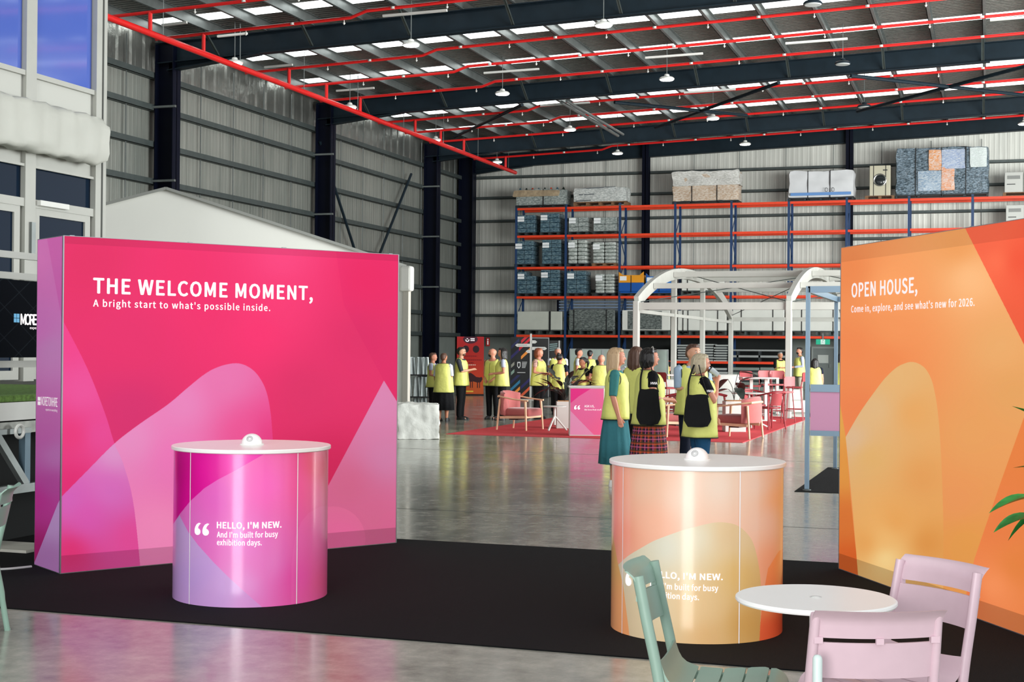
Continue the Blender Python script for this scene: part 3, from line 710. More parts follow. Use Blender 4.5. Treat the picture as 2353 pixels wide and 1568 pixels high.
def dome(c, lab):
    r = thing('dome_sensor', lab, 'device', (c.x, c.y, .999))
    MB().lathe([(.078, 0), (.08, .004), (.078, .008)], 32).build('base_plate', white_pl, r, True)
    MB().lathe([(.069*math.cos(math.radians(a)), .008+.066*math.sin(math.radians(a))) for a in range(0, 91, 10)], 32).build('dome', mat('white gloss dome', 'ecebea', .25), r, True)
    dirv = Vector((-c.x, -c.y, 0)).normalized(); dirv = Matrix.Rotation(-.25, 3, 'Z')@dirv
    nrm = (dirv*.85+Vector((0, 0, .5))).normalized(); ctr = Vector((0, 0, .008))+nrm*.0685
    q = nrm.to_track_quat('Z', 'Y').to_matrix().to_4x4()
    mb = MB()
    for rr in (.008, .014, .02):
        mb.tube([ctr+q.to_3x3()@Vector((rr*math.cos(t), rr*math.sin(t), -.001)) for t in [2*PI*i/20 for i in range(21)]], .0013, 5)
    mb.build('speaker_grille', mat('grey grille', '8f9092', .5), r)
dome(C1, 'white dome device on top of the magenta counter'); dome(C2, 'white dome device on top of the peach counter')
# ------------------------------------------------------------------ slatted metal chairs
def smooth_path(pts, k=4):
    pts = [Vector(p) for p in pts]; out = []
    for i in range(len(pts)-1):
        p0 = pts[max(i-1, 0)]; p1 = pts[i]; p2 = pts[i+1]; p3 = pts[min(i+2, len(pts)-1)]
        for j in range(k):
            t = j/k; out.append(.5*((2*p1)+(p2-p0)*t+(2*p0-5*p1+4*p2-p3)*t*t+(3*p1-p0-3*p2+p3)*t**3))
    out.append(pts[-1]); return out
def slat_chair(label, loc, rz, m_, gap_mid=True):
    r = thing('slatted_chair', label, 'chair', loc, rz)
    R = .015; lim = .20
    for s in (-1, 1):
        MB().tube(smooth_path([(s*.225, -.27, 0), (s*.212, -.235, .22), (s*.203, -.205, .40), (s*.200, -.215, .50), (s*.196, -.255, .68), (s*.192, -.288, .838)], 5), [.0135]*5+[.0165]*21, 12, flat=1.25).build('rear_leg', m_, r, True)
        MB().tube(smooth_path([(s*.205, -.21, .42), (s*.21, -.08, .405), (s*.213, .08, .405), (s*.213, .18, .40), (s*.214, .225, .36), (s*.222, .25, .18), (s*.228, .262, 0)], 5), R, 12, flat=1.2).build('front_leg', m_, r, True)
        MB().lathe([(.018, 0), (.018, .012)], 10, (s*.225, -.27, 0)).build('foot_glide', m_, r); MB().lathe([(.018, 0), (.018, .012)], 10, (s*.228, .262, 0)).build('foot_glide', m_, r)
    MB().tube([(-.21, .12, .385), (.21, .12, .385)], .011, 8).build('cross_bar', m_, r, True); MB().tube([(-.205, -.19, .385), (.205, -.19, .385)], .011, 8).build('cross_bar', m_, r, True)
    prof = smooth_path([(0, -.205, .545), (0, -.195, .50), (0, -.165, .458), (0, -.10, .440), (0, -.02, .438), (0, .07, .446), (0, .145, .452), (0, .19, .446), (0, .218, .42), (0, .228, .375)], 6)
    # arc length split into five slats
    acc = [0]
    for i in range(1, len(prof)): acc.append(acc[-1]+(prof[i]-prof[i-1]).length)
    T = acc[-1]
    def at_s(s):
        for i in range(1, len(prof)):
            if acc[i] >= s-1e-9:
                t = (s-acc[i-1])/(acc[i]-acc[i-1]); return prof[i-1].lerp(prof[i], t)
        return prof[-1]
    cuts = [0, .29, .46, .62, .78, 1.0]
    for k in range(5):
        s0 = cuts[k]*T+.004; s1 = cuts[k+1]*T-.004; nU, nX = 7, 9; top = []; bot = []
        for i in range(nU):
            s = s0+(s1-s0)*i/(nU-1); p = at_s(s); pa = at_s(max(s-.004, 0)); pb = at_s(min(s+.004, T)); tg = (pb-pa).normalized(); nn = Vector((0, -tg.z, tg.y))
            for j in range(nX):
                x = -lim+2*lim*j/(nX-1); q = Vector((x, p.y, p.z-.012*(1-(x/lim)**2)))
                ed = .003 if i in (0, nU-1) else 0
                top.append(q+nn*(.004-ed)); bot.append(q-nn*.006)
        vs = top+bot; o = nU*nX; fs = []
        for i in range(nU-1):
            for j in range(nX-1):
                a = i*nX+j; fs.append((a, a+1, a+nX+1, a+nX)); fs.append((o+a, o+a+nX, o+a+nX+1, o+a+1))
        for j in range(nX-1): fs.append((j, o+j, o+j+1, j+1)); a = (nU-1)*nX+j; fs.append((a, a+1, o+a+1, o+a))
        for i in range(nU-1): a = i*nX; fs.append((a, a+nX, o+a+nX, o+a)); a = i*nX+nX-1; fs.append((a, o+a, o+a+nX, a+nX))
        MB().add(vs, fs).build('seat_slat', m_, r, 50)
    def backpanel(z0, z1, roll, nm, xl=.19):
        nU, nX = 8, 15; top = []; bot = []
        for i in range(nU):
            z = z0+(z1-z0)*i/(nU-1); yb = -.215-(z-.5)*.236
            rl = 0
            if roll and i >= nU-3: rl = -.006*(i-(nU-4))**1.5
            for j in range(nX):
                x = -xl+2*xl*j/(nX-1); bow = -.032*(1-min(1, abs(x)/.19)**2)
                top.append((x, yb+bow+.005+rl, z)); bot.append((x, yb+bow-.005+rl, z))
        o = nU*nX; fs = []
        for i in range(nU-1):
            for j in range(nX-1):
                a = i*nX+j; fs.append((a, a+1, a+nX+1, a+nX)); fs.append((o+a, o+a+nX, o+a+nX+1, o+a+1))
        for j in range(nX-1): fs.append((j, o+j, o+j+1, j+1)); a = (nU-1)*nX+j; fs.append((a, a+1, o+a+1, o+a))
        for i in range(nU-1): a = i*nX; fs.append((a, a+nX, o+a+nX, o+a)); a = i*nX+nX-1; fs.append((a, o+a, o+a+nX, a+nX))
        MB().add(top+bot, fs).build(nm, m_, r, 50)
    backpanel(.765, .856, True, 'back_slat', .206); backpanel(.635, .750, False, 'back_slat')
    if gap_mid:
        MB().box(-.012, .012, -.322, -.312, .748, .767).build('back_tab', m_, r)
    for s in (-1, 1): MB().box(s*.185-.014, s*.185+.014, -.3+.006, -.276, .748, .768).build('back_tab', m_, r)
    return r
cgreen = mat('sage green powder coat', '87a294', .42, noise=.02, scale=20)
cpink = mat('pale pink powder coat', 'cbb0ba', .42, noise=.02, scale=20)
def faceyaw(a): return YAW - math.radians(a)      # a = 0 away from the camera, 90 to the right, 180 towards it
slat_chair('sage green slatted metal chair in front of the peach counter', cam2w(.785, 5.22), faceyaw(104), cgreen, False)
slat_chair('pale pink slatted chair with its back to the camera beside the white table', cam2w(1.118, 4.70), faceyaw(-4), cpink)
slat_chair('pale pink slatted chair standing between white table and orange wall', cam2w(1.375, 5.26), faceyaw(-120), cpink, False)
slat_chair('sage green slatted chair cut off by the left edge of the photo', cam2w(-3.125, 7.95), faceyaw(-100), mat('sage green powder coat b', '86a596', .42), False)
# white round table
tw = mat('white powder coated table', 'f0f0ee', .3, noise=.01, scale=4)
tc_ = cam2w(1.115, 5.19)
t = thing('round_table', 'small round white table between the green and pink chairs', 'table', tc_)
MB().lathe([(.02, .732), (.265, .732), (.286, .736), (.29, .742), (.289, .750), (.283, .754), (.02, .7535), (.019, .752), (.001, .752)], 72).build('tabletop', tw, t, 30)
MB().lathe([(.022, .03), (.022, .732)], 20).lathe([(.06, .72), (.06, .732)], 20).build('pedestal', tw, t, True)
MB().lathe([(.19, 0), (.195, .006), (.19, .012), (.05, .03), (.022, .04)], 40).build('base', tw, t, True)
MB().lathe([(.018, .7542), (.022, .7542), (.022, .7552), (.018, .7552)], 24, caps=False).build('parasol_hole_cap', mat('pale grey cap', 'd2d2d0', .4), t)
pp = thing('floor_post', 'pale mint round-topped metal post in front of the nearest pink chair', 'post', cam2w(.935, 4.32, .0))
mp_ = mat('pale mint enamel', 'c4d3d0', .4)
MB().lathe([(.015, .012), (.015, .715), (.0135, .722), (.009, .728), (.001, .73)], 20).build('pole', mp_, pp, True)
MB().lathe([(.13, 0), (.13, .008), (.03, .014)], 32).build('foot', mp_, pp, True)
# potted plant reaching in from the right
def leaf_mesh(L, W, curl, mid=.35, n=9):
    vs = []; fs = []
    for i in range(n):
        t = i/(n-1); w = W*math.sin(PI*min(1, t**.75))**.9*.5+.0006; x = L*t; z = -curl*L*t*t
        vs += [(x, -w, z+w*.35), (x, 0, z), (x, w, z+w*.35)]
    for i in range(n-1):
        a = i*3; fs += [(a, a+1, a+4, a+3), (a+1, a+2, a+5, a+4)]
    return vs, fs
leafm = mat('glossy green leaf', '2f8a3a', .35, noise=.35, scale=25)
leafd = mat('deep green black leaf', '1c2420', .35, noise=.3, scale=15)
def plant(root, base_z, n, H, L, W, m_, spread=.5, seed=1, zmin=.2, stemm=None):
    rg = random.Random(seed)
    for k in range(n):
        az = k*2.4+rg.uniform(-.3, .3); h = base_z+H*rg.uniform(zmin, 1); rr = spread*rg.uniform(.25, 1)*.5
        tip = Vector((math.cos(az)*rr, math.sin(az)*rr, h)); tilt = rg.uniform(-.5, .9)
        mb = MB(); mb.tube(smooth_path([(0, 0, base_z), (tip.x*.3, tip.y*.3, base_z+(h-base_z)*.6), tip], 4), .006*H+.002, 6); mb.build('stem', stemm or m_, root, True)
        vs, fs = leaf_mesh(L*rg.uniform(.8, 1.2), W*rg.uniform(.8, 1.1), rg.uniform(.05, .45))
        M = Matrix.Translation(tip)@Matrix.Rotation(az, 4, 'Z')@Matrix.Rotation(-tilt, 4, 'Y')
        MB().add([M@Vector(v) for v in vs], fs).build('leaf', m_, root, True)
pl = thing('potted_plant', 'tall green leafy plant reaching in at the right edge beside the orange wall', 'plant', cam2w(2.74, 6.35))
MB().lathe([(.13, 0), (.17, .36), (.18, .38), (.16, .38), (.15, .34), (.001, .34)], 32).build('pot', white_pl, pl, True)
plant(pl, .34, 26, 1.0, .30, .12, leafm, .65, 3, .3)
v_, f_ = leaf_mesh(.22, .12, .2)
for (px, py, az) in ((2378, 1142, 3.2), (2384, 1185, 3.3)):
    q = on_Y(px, py, pl.location.y)-pl.location
    M = Matrix.Translation(q)@Matrix.Rotation(az+.3, 4, 'Z')@Matrix.Rotation(.15, 4, 'Y'); MB().add([M@Vector(v) for v in v_], f_).build('leaf', leafm, pl, True)
    MB().tube(smooth_path([(0, 0, .34), (q.x*.8, q.y*.8, .6), q], 4), .005, 6).build('stem', leafm, pl, True)
# ------------------------------------------------------------------ two-storey pavilion on a raised deck (left)
FX = -10.25
def fy(px): return on_X(px, 400, FX).y
def fz(px, py): return on_X(px, py, FX).z
pavm = mat('pale aluminium frame', 'adaea7', .45, noise=.04, scale=3)
pan_m = mat('white infill panel', 'b9bab3', .5)
def glassm(name, col, rough=.06, sp=.9):
    return mat(name, col, rough, 0, sp)
gl_up = glassm('blue reflective glazing', '5268bb', .06, .5); gl_dk = glassm('dark tinted glazing', '0b1d30', .04, .12)
pav = thing('pavilion', 'two-storey pale aluminium and glass pavilion at the left edge', 'building', (FX, 10, 0))
PO = Vector((FX, 10, 0))
def pbx(name, y0, y1, z0, z1, x0, x1, m_, **k):
    return MB().box(x0-FX, x1-FX, y0-10, y1-10, z0, z1).build(name, m_, pav, **k)
Yp0, Yp1 = fy(215), fy(239); Ytop = 8.2
pbx('corner_post', Yp0, Yp1, 0.0, Ytop, FX-.22, FX+.03, pavm)
pbx('corner_groove', Yp1-.1, Yp1-.07, 1.5, Ytop-.1, FX+.02, FX+.034, mat('shadow gap', '3c3e3a', .7))
mull = []
Ym0, Ym1 = fy(55), fy(79); step = Yp0-Ym0
zs = dict(gl_b=fz(214, 207), sill_b=fz(214, 218), pnl_b=fz(214, 264), band_b=fz(214, 278), roll_t=fz(214, 275), roll_b=fz(214, 384), tr_b=fz(214, 407))
ft = fz(100, 372); wl_b = fz(198, 478); dr_t = fz(186, 498)
DECKZ = 1.24
for k in range(-4, 1):
    y0 = Ym0+k*step; y1 = Ym1+k*step; yn = Ym0+(k+1)*step
    pbx('mullion', y0, y1, DECKZ, Ytop, FX-.12, FX+.02, pavm)
    g = pbx('upper_window_pane', y1+.01, yn-.01, zs['gl_b'], Ytop-.2, FX-.06, FX-.04, gl_up)
    pbx('sill', y1, yn, zs['sill_b'], zs['gl_b'], FX-.1, FX+.01, pavm)
    pbx('infill_panel', y1+.01, yn-.01, zs['pnl_b'], zs['sill_b'], FX-.07, FX-.03, pan_m)
    pbx('floor_beam', y1, yn, zs['roll_b']-.15, zs['pnl_b'], FX-.2, FX-.03, pavm)
    pbx('transom', y1, yn, zs['tr_b'], zs['roll_b']-.15, FX-.12, FX+.01, pavm)
    if k != -1 or True:
        pbx('transom_pane', y1+.01, yn-.01, wl_b, zs['tr_b'], FX-.06, FX-.04, gl_dk)
        pbx('door_head', y1, yn, dr_t+.02, wl_b, FX-.12, FX+.01, pavm)
        d0, d1 = y1+.02, yn-.06
        for (a_, b_) in ((d0, d0+.08), (d1-.10, d1)): pbx('door_stile', a_, b_, DECKZ+.02, dr_t+.02, FX-.07, FX+.0, pavm)
        pbx('door_pane', d0+.08, d1-.1, DECKZ+.12, dr_t-.06, FX-.045, FX-.025, gl_dk)
        pbx('door_rail', d0+.08, d1-.1, DECKZ+.02, DECKZ+.12, FX-.07, FX, pavm); pbx('door_rail', d0+.08, d1-.1, dr_t-.06, dr_t+.02, FX-.07, FX, pavm)
        pbx('door_closer', d0+.02, d0+.55, dr_t+.05, dr_t+.11, FX+.01, FX+.06, white_paint)
        pbx('hinge', y1-.1, y1-.03, dr_t-.55, dr_t-.15, FX+.02, FX+.05, galv)
    MB().bar((.0, y1-10+.35, Ytop-1.7), (.0, yn-10-.02, Ytop-2.15), .04, .07).build('window_brace', pavm, pav)
pbx('back_wall', Ym0-4*step, Yp1, DECKZ, Ytop, FX-2.6, FX-2.5, mat('dark interior lining', '20262e', .8))
pbx('end_wall', Yp1-.08, Yp1-.02, 0.0, Ytop, FX-2.6, FX-.22, pan_m)
pbx('roof', Ym0-4*step, Yp1+.05, Ytop, Ytop+.12, FX-2.7, FX+.05, pavm)
pbx('inner_curtain', Ym1+.1, Ym1+.9, DECKZ, zs['gl_b']+2.2, FX-.5, FX-.46, mat('pale curtain', '8b98b0', .8))
# rolled fabric along the front
rz0, rz1 = zs['roll_b'], zs['roll_t']; hh = (rz1-rz0)
ry0, ry1 = Ym0-4*step, on_X(249, 330, FX+.2).y
n = 20; rings = []
mb = MB(); vs = []; M_ = 60
for i in range(M_+1):
    yy = ry0+(ry1-ry0)*i/M_; tap = 1.0 if i < M_-1 else (.93 if i == M_-1 else .80)
    for j in range(n):
        a = 2*PI*j/n; rx = .11; w = .018*math.sin(i*1.9+j*.7)+.01*math.sin(i*.7-j*1.7)
        vs.append((.12+(rx*tap+w)*math.copysign(abs(math.cos(a))**.5, math.cos(a)), yy-10, (rz0+rz1)/2+(hh/2*tap+w*.7)*math.copysign(abs(math.sin(a))**.5, math.sin(a))))
mb.add(vs, [(i*n+j, i*n+(j+1) % n, (i+1)*n+(j+1) % n, (i+1)*n+j) for i in range(M_) for j in range(n)]+[tuple(range(n)), tuple(range(M_*n, M_*n+n))])
mb.build('rolled_fabric', mat('white rolled tarpaulin', 'b9bab2', .6, noise=.05, scale=2, bump=.3, bscale=4), pav, 60)
# deck
DX = -7.43
grass = mat('green artificial turf', '739a48', .9, noise=.4, scale=30, bump=1, bscale=200)
dk = thing('raised_deck', 'raised aluminium stage deck topped with green artificial turf behind the pink wall', 'stage', (DX, 8, 0))
DY0, DY1 = -1.0, 12.3
MB().box(FX+.05-DX, 0, DY0-8, DY1-8, DECKZ-.05, DECKZ).build('turf', grass, dk)
MB().box(FX+.05-DX, .0, DY0-8, DY1-8, DECKZ-.2, DECKZ-.055).build('deck_beam', white_paint, dk)
MB().box(FX+.1-DX, -.03, DY0-8, DY1-8, DECKZ-.31, DECKZ-.215).build('lower_beam', mat('scuffed aluminium', 'a8aaa4', .5, .3, noise=.25, scale=12), dk)
for yy in (1.4, 4.1, 6.8, 11.7):
    for xx in (-.08, -2.4):
        MB().box(xx-.05, xx+.05, yy-8-.05, yy-8+.05, 0, DECKZ-.31).build('leg', galv_dk, dk)
    MB().bar((-.08, yy-8, .02), (-2.4, yy-8, .02), .08, .04).build('base_rail', galv, dk)
MB().box(-.06, .0, on_X(-60, 1000, DX).y-8, on_X(72, 1000, DX).y-8, on_X(40, 985, DX).z, DECKZ-.31).build('top_chord', galv, dk)
yl = on_X(66, 1050, DX).y-8; zc = on_X(50, 1122, DX).z
MB().box(-.07, -.01, yl-.035, yl+.035, zc, DECKZ-.3).build('truss_post', mat('blue grey steel', '5e7583', .45, .3), dk)
MB().bar((-.03, on_X(-12, 985, DX).y-8, on_X(-12, 985, DX).z), (-.03, yl, zc+.02), .05, .06).build('diagonal_brace', galv, dk)
MB().box(-.06, .0, yl-.9, yl+.9, zc-.04, zc+.03).build('bottom_chord', galv, dk)
q = on_X(45, 992, DX+.04); 
MB().tube([(q.x-DX, q.y-8+.05*math.cos(t), q.z+.05*math.sin(t)) for t in [2*PI*i/24 for i in range(25)]], .014, 8).build('lashing_ring', white_paint, dk, True)
skirt = mat('black underdeck sheet', '0b0f10', .9)
MB().box(-.42, -.38, DY0-8, DY1-8, 0.0, DECKZ-.31).build('skirt', skirt, dk)  # black sheet added in place of the shade under the deck
# railing with the black banner
rl = thing('railing', 'pale tubular railing on the raised deck at the left edge', 'railing', (DX-.06, 8, DECKZ))
def rzz(py): return on_X(30, py, DX-.06).z-DECKZ
for py in (584, 632, 835):
    MB().box(-.02, .02, DY0-8, DY1-8, rzz(py)-.035, rzz(py)+.02).build('rail', pavm, rl)
for yy in (1.4, 4.1, 6.8, 11.7): MB().tube([(0, yy-8, 0), (0, yy-8, rzz(584))], .02, 8).build('baluster', pavm, rl, True)
def banner_print():
    W, H = 900, 240; x, y = np.meshgrid(np.arange(W), np.arange(H)); b = np.zeros((H, W, 3))+np.array([15, 22, 30])/255
    for k in range(-300, 1300, 58):
        for sgn, off in ((1, 0), (-1, 17)):
            d = np.abs((x-k-off)-sgn*y*.62)
            b[d < 1.1] = np.array([44, 52, 60])/255
    return b
bz0, bz1 = on_X(30, 822, DX).z, on_X(30, 643, DX).z; BY0, BY1 = 6.4, 12.0
bn = thing('banner', 'black banner with white MORETONHIRE lettering hung on the deck railing', 'banner', (DX, 8, 0))
me = bpy.data.meshes.new('sheet'); me.from_pydata([(.0, BY0-8, bz0), (0, BY1-8, bz0), (0, BY1-8, bz1), (0, BY0-8, bz1)], [], [(0, 1, 2, 3)]); uv = me.uv_layers.new(name='uv')
for i, qq in enumerate(((0, 0), (1, 0), (1, 1), (0, 1))): uv.data[i].uv = qq
me.materials.append(printmat('banner print', banner_print()*.7, .8, spec=.05)); o = bpy.data.objects.new('sheet', me); COL.objects.link(o); o.parent = bn
q0 = on_X(47, 746, DX)
lettering('MORETONHIRE', 'lettering', ltr, bn, lambda u, v, h: (.003, q0.y-8+u, q0.z+v), .50, .085, .02, .86)
lettering('experts in everything', 'tagline_lettering', ltr, bn, lambda u, v, h: (.003, on_X(68, 746, DX).y-8+u, q0.z-.035+v), .38, .02, .01)
for i in range(2):
    for j in range(2):
        a_ = on_X(31, 741, DX); MB().add([(.003, a_.y-8+i*.037+s_, a_.z+j*.037+t_) for s_, t_ in ((0, 0), (.033, 0), (.033, .033), (0, .033))], [(0, 1, 2, 3)]).build('emblem_square', mat('logo blue', '5aa9d6', .5, emit='5aa9d6', es=.2), bn)
pb = thing('wooden_board', 'pale flat board lying on the floor beneath the deck', 'board', on_z(20, 1262))
MB().box(-.9, .32, -.2, .2, 0, .03).build('board', mat('pale worn board', 'b9b8ae', .6, noise=.1, scale=5), pb)
tag(MB().tube(smooth_path([on_z(-60, 1312, .012), on_z(10, 1309, .012), on_z(45, 1306, .012), on_z(72, 1303, .012)], 4), .012, 6).build('floor_cable', mat('grey cable', 'a2a4a2', .5), None, True), 'thin grey cable running along the floor to the pink wall', 'cable')
# ------------------------------------------------------------------ white gable tent
TC = cam2w(-2.07, 27.0); td = (r0*1.0+f0*.25).normalized(); tb = (f0*.97-r0*.243).normalized()
tent = thing('marquee_tent', 'white gable-roofed marquee tent behind the pink wall', 'tent', TC)
def TP(u, v, z): q = td*u + tb*v; return (q.x, q.y, z)   # u < 0 goes left from the right-hand corner
tentm = mat('white pvc canvas', 'e3e3dc', .5, noise=.02, scale=1)
Lh = 4.4; LW = 7.0; ez, pz = 3.22, 4.52; ezl = pz-(pz-ez)*(LW-Lh)/Lh; TD = 2.6
vs = [TP(0, 0, 0), TP(-LW, 0, 0), TP(-LW, 0, ezl), TP(-Lh, 0, pz), TP(0, 0, ez)]
MB().add(vs, [(0, 1, 2, 3, 4)]).build('gable_wall', tentm, tent)
MB().add([TP(-Lh, -.06, pz+.02), TP(.06, -.06, ez+.0), TP(.06, TD, ez), TP(-Lh, TD, pz+.02)], [(0, 1, 2, 3)]).add([TP(-Lh, -.06, pz+.02), TP(-LW, -.06, ezl+.02), TP(-LW, TD, ezl+.02), TP(-Lh, TD, pz+.02)], [(0, 1, 2, 3)]).build('roof_sheet', tentm, tent)
MB().add([TP(0, 0, 0), TP(0, TD, 0), TP(0, TD, ez), TP(0, 0, ez)], [(0, 1, 2, 3)]).build('side_wall', tentm, tent)
MB().bar(TP(-Lh, -.08, pz), TP(0.03, -.08, ez-.02), .03, .05).bar(TP(-Lh, -.08, pz), TP(-LW, -.08, ezl-.02), .03, .05).build('gable_trim', mat('grey tent keder', '8b8d88', .5), tent)
MB().bar(TP(.06, -.05, 0), TP(.06, -.05, 3.1), .12, .12).build('corner_post', mat('pale tent post', 'b9b5ab', .5), tent, bevel=.01)
mb = MB(); n = 9
for i in range(n): pass
mb.bar(TP(.05, -.1, 2.72), TP(.05, -.1, 3.2), .24, .2).build('eave_valance', tentm, tent, bevel=.05)
# ------------------------------------------------------------------ covered box
bx = thing('covered_crate', 'box wrapped in a crumpled white sheet standing by the pink wall', 'box', on_z(962, 1010))
def crumple(mb_args, name, m_, parent, amt=.02, sub=10, seed=3, base_keep=False, fr=7.0):
    bm = bmesh.new(); bmesh.ops.create_cube(bm, size=1); x0, x1, y0, y1, z0, z1 = mb_args
    bmesh.ops.subdivide_edges(bm, edges=bm.edges[:], cuts=sub, use_grid_fill=True)
    from mathutils import noise as mn
    for v in bm.verts:
        p = v.co; q = Vector((x0+(x1-x0)*(p.x+.5), y0+(y1-y0)*(p.y+.5), z0+(z1-z0)*(p.z+.5)))
        c = Vector(((x0+x1)/2, (y0+y1)/2, (z0+z1)/2)); dd = (q-c)
        e = max(abs(p.x), abs(p.y))*2; 
        nn = mn.noise_vector(q*fr+Vector((seed, 0, 0)))*amt + mn.noise_vector(q*fr*2.6+Vector((0, seed, 0)))*amt*.45
        if p.z < -.49 and not base_keep: nn.z = abs(nn.z)*.6
        cr = (abs(p.x) > .45)+(abs(p.y) > .45)+(p.z > .45)
        if cr >= 2: q -= dd*.018*(cr-1)
        v.co = q+nn
    me = bpy.data.meshes.new(name); bm.to_mesh(me); bm.free(); me.materials.append(m_); me.polygons.foreach_set('use_smooth', [True]*len(me.polygons))
    try: me.set_sharp_from_angle(angle=math.radians(38))
    except Exception: pass
    o = bpy.data.objects.new(name, me); COL.objects.link(o); o.parent = parent; return o
sheetm = mat('white crumpled sheet', 'dedfd9', .55, noise=.03, scale=5, bump=.5, bscale=9)
bx.rotation_euler.z = YAW+.12
crumple((-.39, .37, -.02, .7, .0, .64), 'sheet', sheetm, bx, .028, 12, 4)
# ------------------------------------------------------------------ blue-grey booth frame with a pink panel
bl = mat('blue grey aluminium extrusion', '6d8496', .38, .35)
BX0, BX1, BYa, BYb = -2.02, 1.0, 17.1, 20.4
bf = thing('booth_frame', 'blue-grey aluminium booth frame with a pink infill panel beside the orange wall', 'booth', (BX0, BYa, 0))
for (xx, yy) in ((0, 0), (0, BYb-BYa), (3.0, 0), (3.0, BYb-BYa)):
    mb = MB().box(xx-.025, xx+.025, yy-.025, yy+.025, .02, 2.42); 
    for sx in (-1, 1): mb.box(xx+sx*.009-.003, xx+sx*.009+.003, yy-.029, yy-.024, .04, 2.4)
    mb.build('post', bl, bf); MB().lathe([(.05, .0), (.05, .012), (.02, .02), (.02, .05)], 14, (xx, yy, 0)).build('foot', galv, bf, True)
for (p, q) in (((0, 0), (3, 0)), ((0, BYb-BYa), (3, BYb-BYa)), ((0, 0), (0, BYb-BYa)), ((3, 0), (3, BYb-BYa))):
    MB().bar((p[0], p[1], 2.385), (q[0], q[1], 2.385), .05, .075).build('top_rail', bl, bf)
z_ = lambda py: on_Y(1890, py, BYa).z
MB().box(.035, 2.965, -.03, .03, z_(901), z_(884)).build('mid_rail', bl, bf); MB().box(.035, 2.965, -.03, .03, z_(1002), z_(990)).build('low_rail', bl, bf)
MB().box(.035, 2.965, -.012, .012, z_(990), z_(901)).build('infill_panel', mat('pink panel', 'dc9abf', .5), bf)
tag(MB().box(BX0-.12, 1.2, 16.9, 20.6, 0, .006).build('floor_mat', carpm), 'black floor mat under the blue-grey booth frame', 'mat')
# ------------------------------------------------------------------ white arched marquee skeleton
arm = mat('white aluminium arch beam', 'b2b2ac', .45, noise=.06, scale=2)
AX, AY0, AY1 = -8.45, 35.2, 49.2
def ax_at(px, py, Y): return on_Y(px, py, Y)
AX2 = on_Y(1813, 700, AY0).x; ar = thing('arched_marquee', 'bare white arched aluminium marquee frame standing behind the lounge', 'frame', (AX, AY0, 0))
EZ = 2.86; PZ = on_Y(1575, 629, 41.2).z; SP = AY1-AY0
def arch(x, nm):
    pts = []
    for i in range(33):
        t = i/32; yy = SP*t; z = EZ+(PZ-EZ)*(1-abs(2*t-1)**2.3); pts.append((x, yy, z))
    mb = MB()
    for i in range(32):
        mb.bar(pts[i], pts[i+1], .12, .30)
    mb.build(nm, arm, ar, bevel=0)
XSA = (0, AX2-AX, 2*(AX2-AX))
for x in XSA:
    arch(x, 'arch_beam')
    for yy in (0, SP):
        MB().box(x-.07, x+.07, yy-.11, yy+.11, 0, EZ+.03).build('post', arm, ar, bevel=.012); MB().box(x-.15, x+.15, yy-.18, yy+.18, 0, .02).build('base_plate', galv, ar)
    if x == 0:
        for t in (.325, .63):
            z = EZ+(PZ-EZ)*(1-abs(2*t-1)**2.3)
            MB().box(x-.07, x+.07, SP*t-.09, SP*t+.09, 0, z-.12).build('gable_post', arm, ar, bevel=.012)
        MB().bar((0, 0, EZ-.22), (0, SP, EZ-.22), .06, .09).build('gable_tie', arm, ar)
for x0, x1 in ((XSA[0], XSA[1]), (XSA[1], XSA[2])):
    for t in (0, .12, .3, .42, .5, .62, .78, 1):
        z = EZ+(PZ-EZ)*(1-abs(2*t-1)**2.3)
        MB().box(x0+.07, x1-.07, SP*t-.05, SP*t+.05, z-.07-(.12 if t in (0, 1) else 0), z+.07-(.12 if t in (0, 1) else 0)+(.04 if t == 0 else 0)).build('purlin', arm, ar)
    MB().tube([(x0, 0.1, EZ), (x1, SP*.5, PZ)], .012, 5).tube([(x1, 0.1, EZ), (x0, SP*.5, PZ)], .012, 5).build('bracing_cable', galv_dk, ar)
    MB().tube([(x0, SP, EZ), (x1, SP*.5, PZ)], .012, 5).build('bracing_cable', galv_dk, ar)
# ------------------------------------------------------------------ pallet racking along the back wall
RY = 60.55; RDp = 1.05
rk_or = mat('orange racking beam', 'e2401c', .45, noise=.05); rk_bl = mat('blue racking upright', '16365f', .45)
PX = [1186, 1300, 1424, 1551, 1680, 1812, 1945, 2088, 2234, 2385]
RXs = [on_Y(p, 600, RY).x for p in PX]
LZ = [on_Y(1300, y, RY).z for y in (827, 770, 681, 613, 540, 476)]
rack = thing('pallet_racking', 'long orange and blue pallet racking against the back wall', 'rack', (RXs[0], RY, 0))
RO = RXs[0]
for x in RXs:
    for yy in (0, RDp):
        MB().box(x-RO-.05, x-RO+.05, yy-.035, yy+.035, 0, LZ[-1]+.12).build('upright', rk_bl, rack)
    mb = MB(); z = .3; s = 0
    while z < LZ[-1]-.9:
        mb.bar((x-RO, .03 if s else RDp-.03, z), (x-RO, RDp-.03 if s else .03, z+.9), .03, .03); z += .9; s = 1-s
    mb.build('lacing', rk_bl, rack)
for i in range(len(RXs)-1):
    for z in LZ:
        if z == LZ[0] and (i < 2 or i >= 5): continue
        for yy in (0, RDp):
            MB().box(RXs[i]-RO+.05, RXs[i+1]-RO-.05, yy-.04, yy+.03, z-.1, z).build('beam', rk_or, rack)
